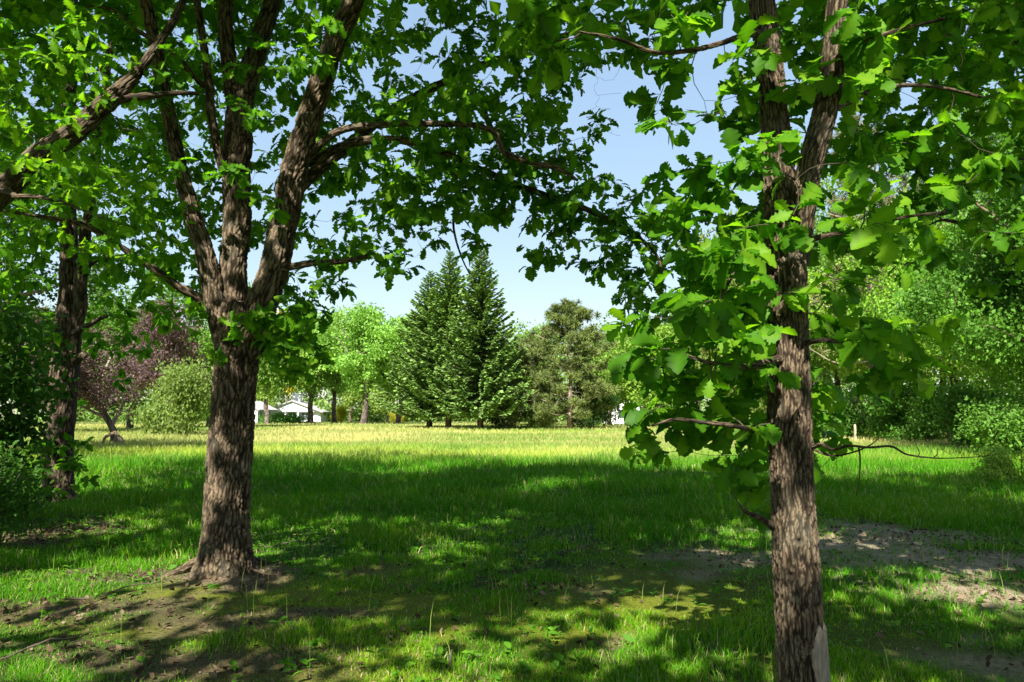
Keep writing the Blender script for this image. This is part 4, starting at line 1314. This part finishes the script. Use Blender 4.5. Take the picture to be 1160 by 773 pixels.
# right hand woodland
WG = 'trees in the wood on the right'
RW = [(WOOD2, 985, 74, (.10, .2, .03), (1.3, 1.8), 2.6, 'tall green tree far back in the right wood above the wooden stake'),
      (WOOD1, 1062, 68, (.085, .18, .028), (1.3, 1.8), .9, 'tall green tree far back in the right wood behind the slender dead topped pine'),
      (WOOD1, 945, 62, (.09, .19, .028), (1.15, 1.6), .5, 'leafy tree in the right wood just beside the near oak trunk'),
      (WOOD2, 1010, 52, (.17, .28, .04), (1.1, 1.3), 1.2, 'yellow green tree in the wood behind the dead pine branches'),
      (WOOD1, 1075, 40, (.15, .29, .03), (1.0, 1.1), 2.1, 'bright green tree in the wood with long drooping sprays'),
      (WOOD2, 1160, 30, (.11, .25, .03), (.9, 1.05), 3.3, 'green tree at the right edge hiding a grey pine trunk'),
      (WOOD1, 1215, 25, (.07, .175, .02), (.9, 1.0), 4.0, 'dense tree just outside the right edge whose sprays reach into the photo'),
      (WOOD2, 1105, 58, (.075, .165, .025), (1.2, 1.6), 5.0, 'tall dark green tree deep in the right wood')]
for ms, px, d, c, sc, rz, lab in RW:
    place('broadleaf_tree', ms, px, d, lab, 'tree', c, sc, rz, WG)
place('pine_tree', PINE2, 988, 47, 'tall half dead pine with reddish bare branches in the right wood', 'tree', (.11, .12, .05), (1, 1.15), 1.0, WG)
place('pine_tree', PINE2, 1128, 37, 'grey trunked pine rising through the leaves near the right edge', 'tree', (.06, .095, .03), (.85, .95), 3.0, WG)
place('pine_tree', PINE2, 1046, 55, 'slender dead topped pine between the other two pines of the right wood', 'tree', (.08, .10, .04), (.9, 1.05), 4.4, WG)
UU = [(SHR1, 985, 47, DEEP, (1.2, 1.25), .3, 'dark glossy bush behind the wooden stake'),
      (SHR2, 1045, 42, DEEP, (1.2, 1.2), 1.3, 'dark bush under the bright drooping tree in the right wood'),
      (SHR1, 1105, 34, (.07, .16, .022), (1.1, 1.1), 2.3, 'dark green bush below the grey pine trunk'),
      (SHR2, 1165, 26, (.09, .2, .026), (.9, .9), 3.3, 'green bush at the right edge above the lime weeds'),
      (SHR1, 940, 54, MID, (1.0, .9), 4.3, 'green bush at the meadow edge just right of the near oak'),
      (SHR2, 1022, 43.5, (.12, .22, .03), (.8, .36), 5.3, 'low lime green undergrowth along the foot of the right wood'),
      (SHR1, 1150, 17.5, (.24, .36, .05), (.34, .34), .9, 'lime green weedy clump on the lawn at the right edge')]
for ms, px, d, c, sc, rz, lab in UU:
    place('shrub', ms, px, d, lab, 'shrub', c, sc, rz, 'bushes under the right wood')
# wooden stake
mb = MB(); mb.box(-.05, -.05, -.2, .05, .05, 1.0)
mb.prism([(-.05, 1.0), (.05, 1.0), (.012, 1.06), (-.012, 1.06)], -.05, .05)
x = (966 - CX) / FPX * 44
o = mb.build('wooden_stake', mat_plain('weathered_post', (.3, .24, .17), (.45, .38, .28), 9, .8, .3, (1, 1, .2)), smooth=False)
o.location = (x, 44, 0)
tag(o, 'small pale wooden stake standing at the edge of the right wood', 'stake')

# far wood that reads as one mass
rW = np.random.default_rng(77)
mb = MB()
cs, rs_ = [], []
for k in range(62):
    ang = -1.05 + 2.1 * k / 61
    d = 215 + rW.normal() * 14
    Hh = 24 + 8 * rW.random()
    for _ in range(90):
        q = unit(rW.normal(size=3)) * np.array([6.5, 6, Hh * .48]) * rW.random() ** .33
        cs.append(np.array([d * tan(ang * .72) + q[0], d + q[1], Hh * .5 + q[2]])); rs_.append(1.0)
for k in range(1500):
    cs.append(np.array([-115 + 150 * rW.random() + (90 if rW.random() < .4 else 0), 176 + 22 * rW.random(), .5 + 4.2 * rW.random() ** 1.5]))
cs = np.array(cs)
cs = cs[cs[:, 2] > .3]
puff_leaves(mb, cs, .95, 22, .8, T_DIA, rW, .1 + .7 * vn3(cs * .2, 4))
o = mb.build('far_wood', M_FOLIAGE, smooth=False)
o.color = (.15, .25, .055, 1)
tag(o, 'far green wood closing the view behind the houses', 'wood', kind='stuff')

# ------------------------------------------------------------------ houses
M_WHITE = mat_plain('white_paint', (.74, .75, .76), (.82, .82, .82), 2, .6, .02)
M_SIDING = mat_plain('grey_siding', (.5, .55, .58), (.6, .64, .66), 2, .6, .05, (1, 1, 6))
M_ROOF = mat_plain('roof_shingle', (.26, .25, .25), (.38, .37, .36), 5, .9, .3)
M_GLASS = mat_plain('window_glass', (.03, .04, .05), (.06, .075, .08), 1, .08, 0, spec=.6)
M_DOOR = mat_plain('door_brown', (.20, .18, .15), (.28, .25, .22), 2, .8, .05)  # plain grey-brown colour of the door


def part(name, parent, mat, boxes=(), prisms=()):
    mb = MB()
    for b in boxes: mb.box(*b)
    for p in prisms: mb.prism(*p)
    return mb.build(name, mat, parent, smooth=False)


# white gabled house: gable faces the meadow
d = 172.0
hx = (332 - CX) / FPX * d
h = empty('house', (hx, d, 0)); tag(h, 'white house with a low gable, porch and wide chimney behind the left trees', 'house')
part('wall', h, M_WHITE, [(-6.2, .9, 0, 6.2, 9, 2.3)], [([(-6.2, 2.3), (6.2, 2.3), (0, 4.6)], 0, 9)])
for xx in (-4.4, -1.55, 1.3, 4.1): part('post', h, M_WHITE, [(xx - .18, .05, 0, xx + .18, .45, 2.29)])
rf = part('roof', h, M_ROOF, (), [([(-7.0, 2.03), (-.002, 4.64), (-.002, 4.9), (-7.0, 2.29)], -.5, 9.4), ([(.002, 4.64), (7.0, 2.03), (7.0, 2.29), (.002, 4.9)], -.5, 9.4)])
ch = part('chimney', rf, M_WHITE, [(-.9, 3.0, 4.3, .9, 4.6, 6.3)])
part('chimney_cap', ch, M_SIDING, [(-1.05, 2.85, 6.303, 1.05, 4.75, 6.55)])
for xx in (-3.0, -.15, 2.7):
    w = part('window', h, M_WHITE, [(xx - .95, .80, .6, xx + .95, .897, 2.1)])
    part('pane', w, M_GLASS, [(xx - .82, .76, .72, xx - .05, .797, 1.98), (xx + .05, .76, .72, xx + .82, .797, 1.98)])
# grey shed-like house, half hidden by the oak trunk
d = 150.0
hx = (283 - CX) / FPX * d
h = empty('house', (hx, d, 0), -.12); tag(h, 'pale grey sided house with a dark eave, half hidden by the thick oak trunk', 'house')
part('wall', h, M_SIDING, [(-4.6, 0, 0, 1.8, 8, 2.6)], [([(-4.6, 2.6), (1.8, 2.6), (-1.4, 4.1)], 0, 8)])
rf = part('roof', h, M_ROOF, (), [([(-5.2, 2.36), (-1.402, 4.15), (-1.402, 4.4), (-5.2, 2.6)], -.5, 8.4), ([(-1.398, 4.15), (2.4, 2.36), (2.4, 2.6), (-1.398, 4.4)], -.5, 8.4)])
part('trim', h, M_WHITE, [(1.5, -.08, 0, 1.88, -.003, 2.59)])
w = part('window', h, M_WHITE, [(-.9, -.1, .5, .9, -.003, 1.9)])
part('pane', w, M_GLASS, [(-.78, -.13, .62, .78, -.103, 1.78)])
dr = part('door', h, M_DOOR, [(2.0 - .197, 1.0, 0, 1.86, 2.2, 2.1)])
part('handle', dr, M_ROOF, [(1.863, 2.0, 1.0, 1.92, 2.08, 1.1)])
# white house on the right
d = 128.0
hx = (715 - CX) / FPX * d
h = empty('house', (hx, d, 0)); tag(h, 'white house glimpsed low behind the bright green trees on the right', 'house')
part('wall', h, M_WHITE, [(-4, 0, 0, 4, 7, 3.0)], [([(-4, 3.0), (4, 3.0), (0, 4.6)], 0, 7)])
part('roof', h, M_ROOF, (), [([(-4.6, 2.78), (-.002, 4.63), (-.002, 4.9), (-4.6, 3.0)], -.4, 7.4), ([(.002, 4.63), (4.6, 2.78), (4.6, 3.0), (.002, 4.9)], -.4, 7.4)])
for xx in (-1.7, .1, 1.9):
    w = part('window', h, M_WHITE, [(xx - .7, -.1, .9, xx + .7, -.003, 2.6)])
    part('pane', w, M_GLASS, [(xx - .58, -.13, 1.02, xx + .58, -.103, 2.48)])

# ------------------------------------------------------------------ light
sd = bpy.data.lights.new('sun', 'SUN')
sd.energy = 3.5
sd.angle = radians(0.53)
sd.color = (1.0, 0.95, 0.86)
so = bpy.data.objects.new('sun', sd)
COL.objects.link(so)
from mathutils import Vector
so.rotation_euler = Vector([float(c) for c in -to_sun]).to_track_quat('-Z', 'Y').to_euler()
so.location = (0, -20, 40)

w = bpy.data.worlds.new('World')
scene.world = w
w.use_nodes = True
nt = w.node_tree
nt.nodes.clear()
sky = nt.nodes.new('ShaderNodeTexSky')
sky.sky_type = 'NISHITA'
sky.sun_disc = False
sky.sun_elevation = SUN_EL
sky.sun_rotation = atan2(SUN_AZ[0], SUN_AZ[1])
sky.air_density = 1.0
sky.dust_density = 0.4
sky.ozone_density = 1.0
bg = nt.nodes.new('ShaderNodeBackground')
bg.inputs[1].default_value = 0.116
ow = nt.nodes.new('ShaderNodeOutputWorld')
gm = nt.nodes.new('ShaderNodeGamma')
gm.inputs[1].default_value = 0.4
hs = nt.nodes.new('ShaderNodeHueSaturation')
hs.inputs['Saturation'].default_value = 1.6
nt.links.new(sky.outputs[0], gm.inputs[0])
nt.links.new(gm.outputs[0], hs.inputs['Color'])
nt.links.new(hs.outputs[0], bg.inputs[0])
nt.links.new(bg.outputs[0], ow.inputs[0])

scene.view_settings.view_transform = 'Standard'
scene.view_settings.look = 'None'
scene.view_settings.gamma = 1
scene.view_settings.use_curve_mapping = False
scene.view_settings.exposure = 2.22
cy = scene.cycles
cy.max_bounces = 8
cy.diffuse_bounces = 6
cy.transmission_bounces = 6
cy.glossy_bounces = 2
cy.sample_clamp_indirect = 6
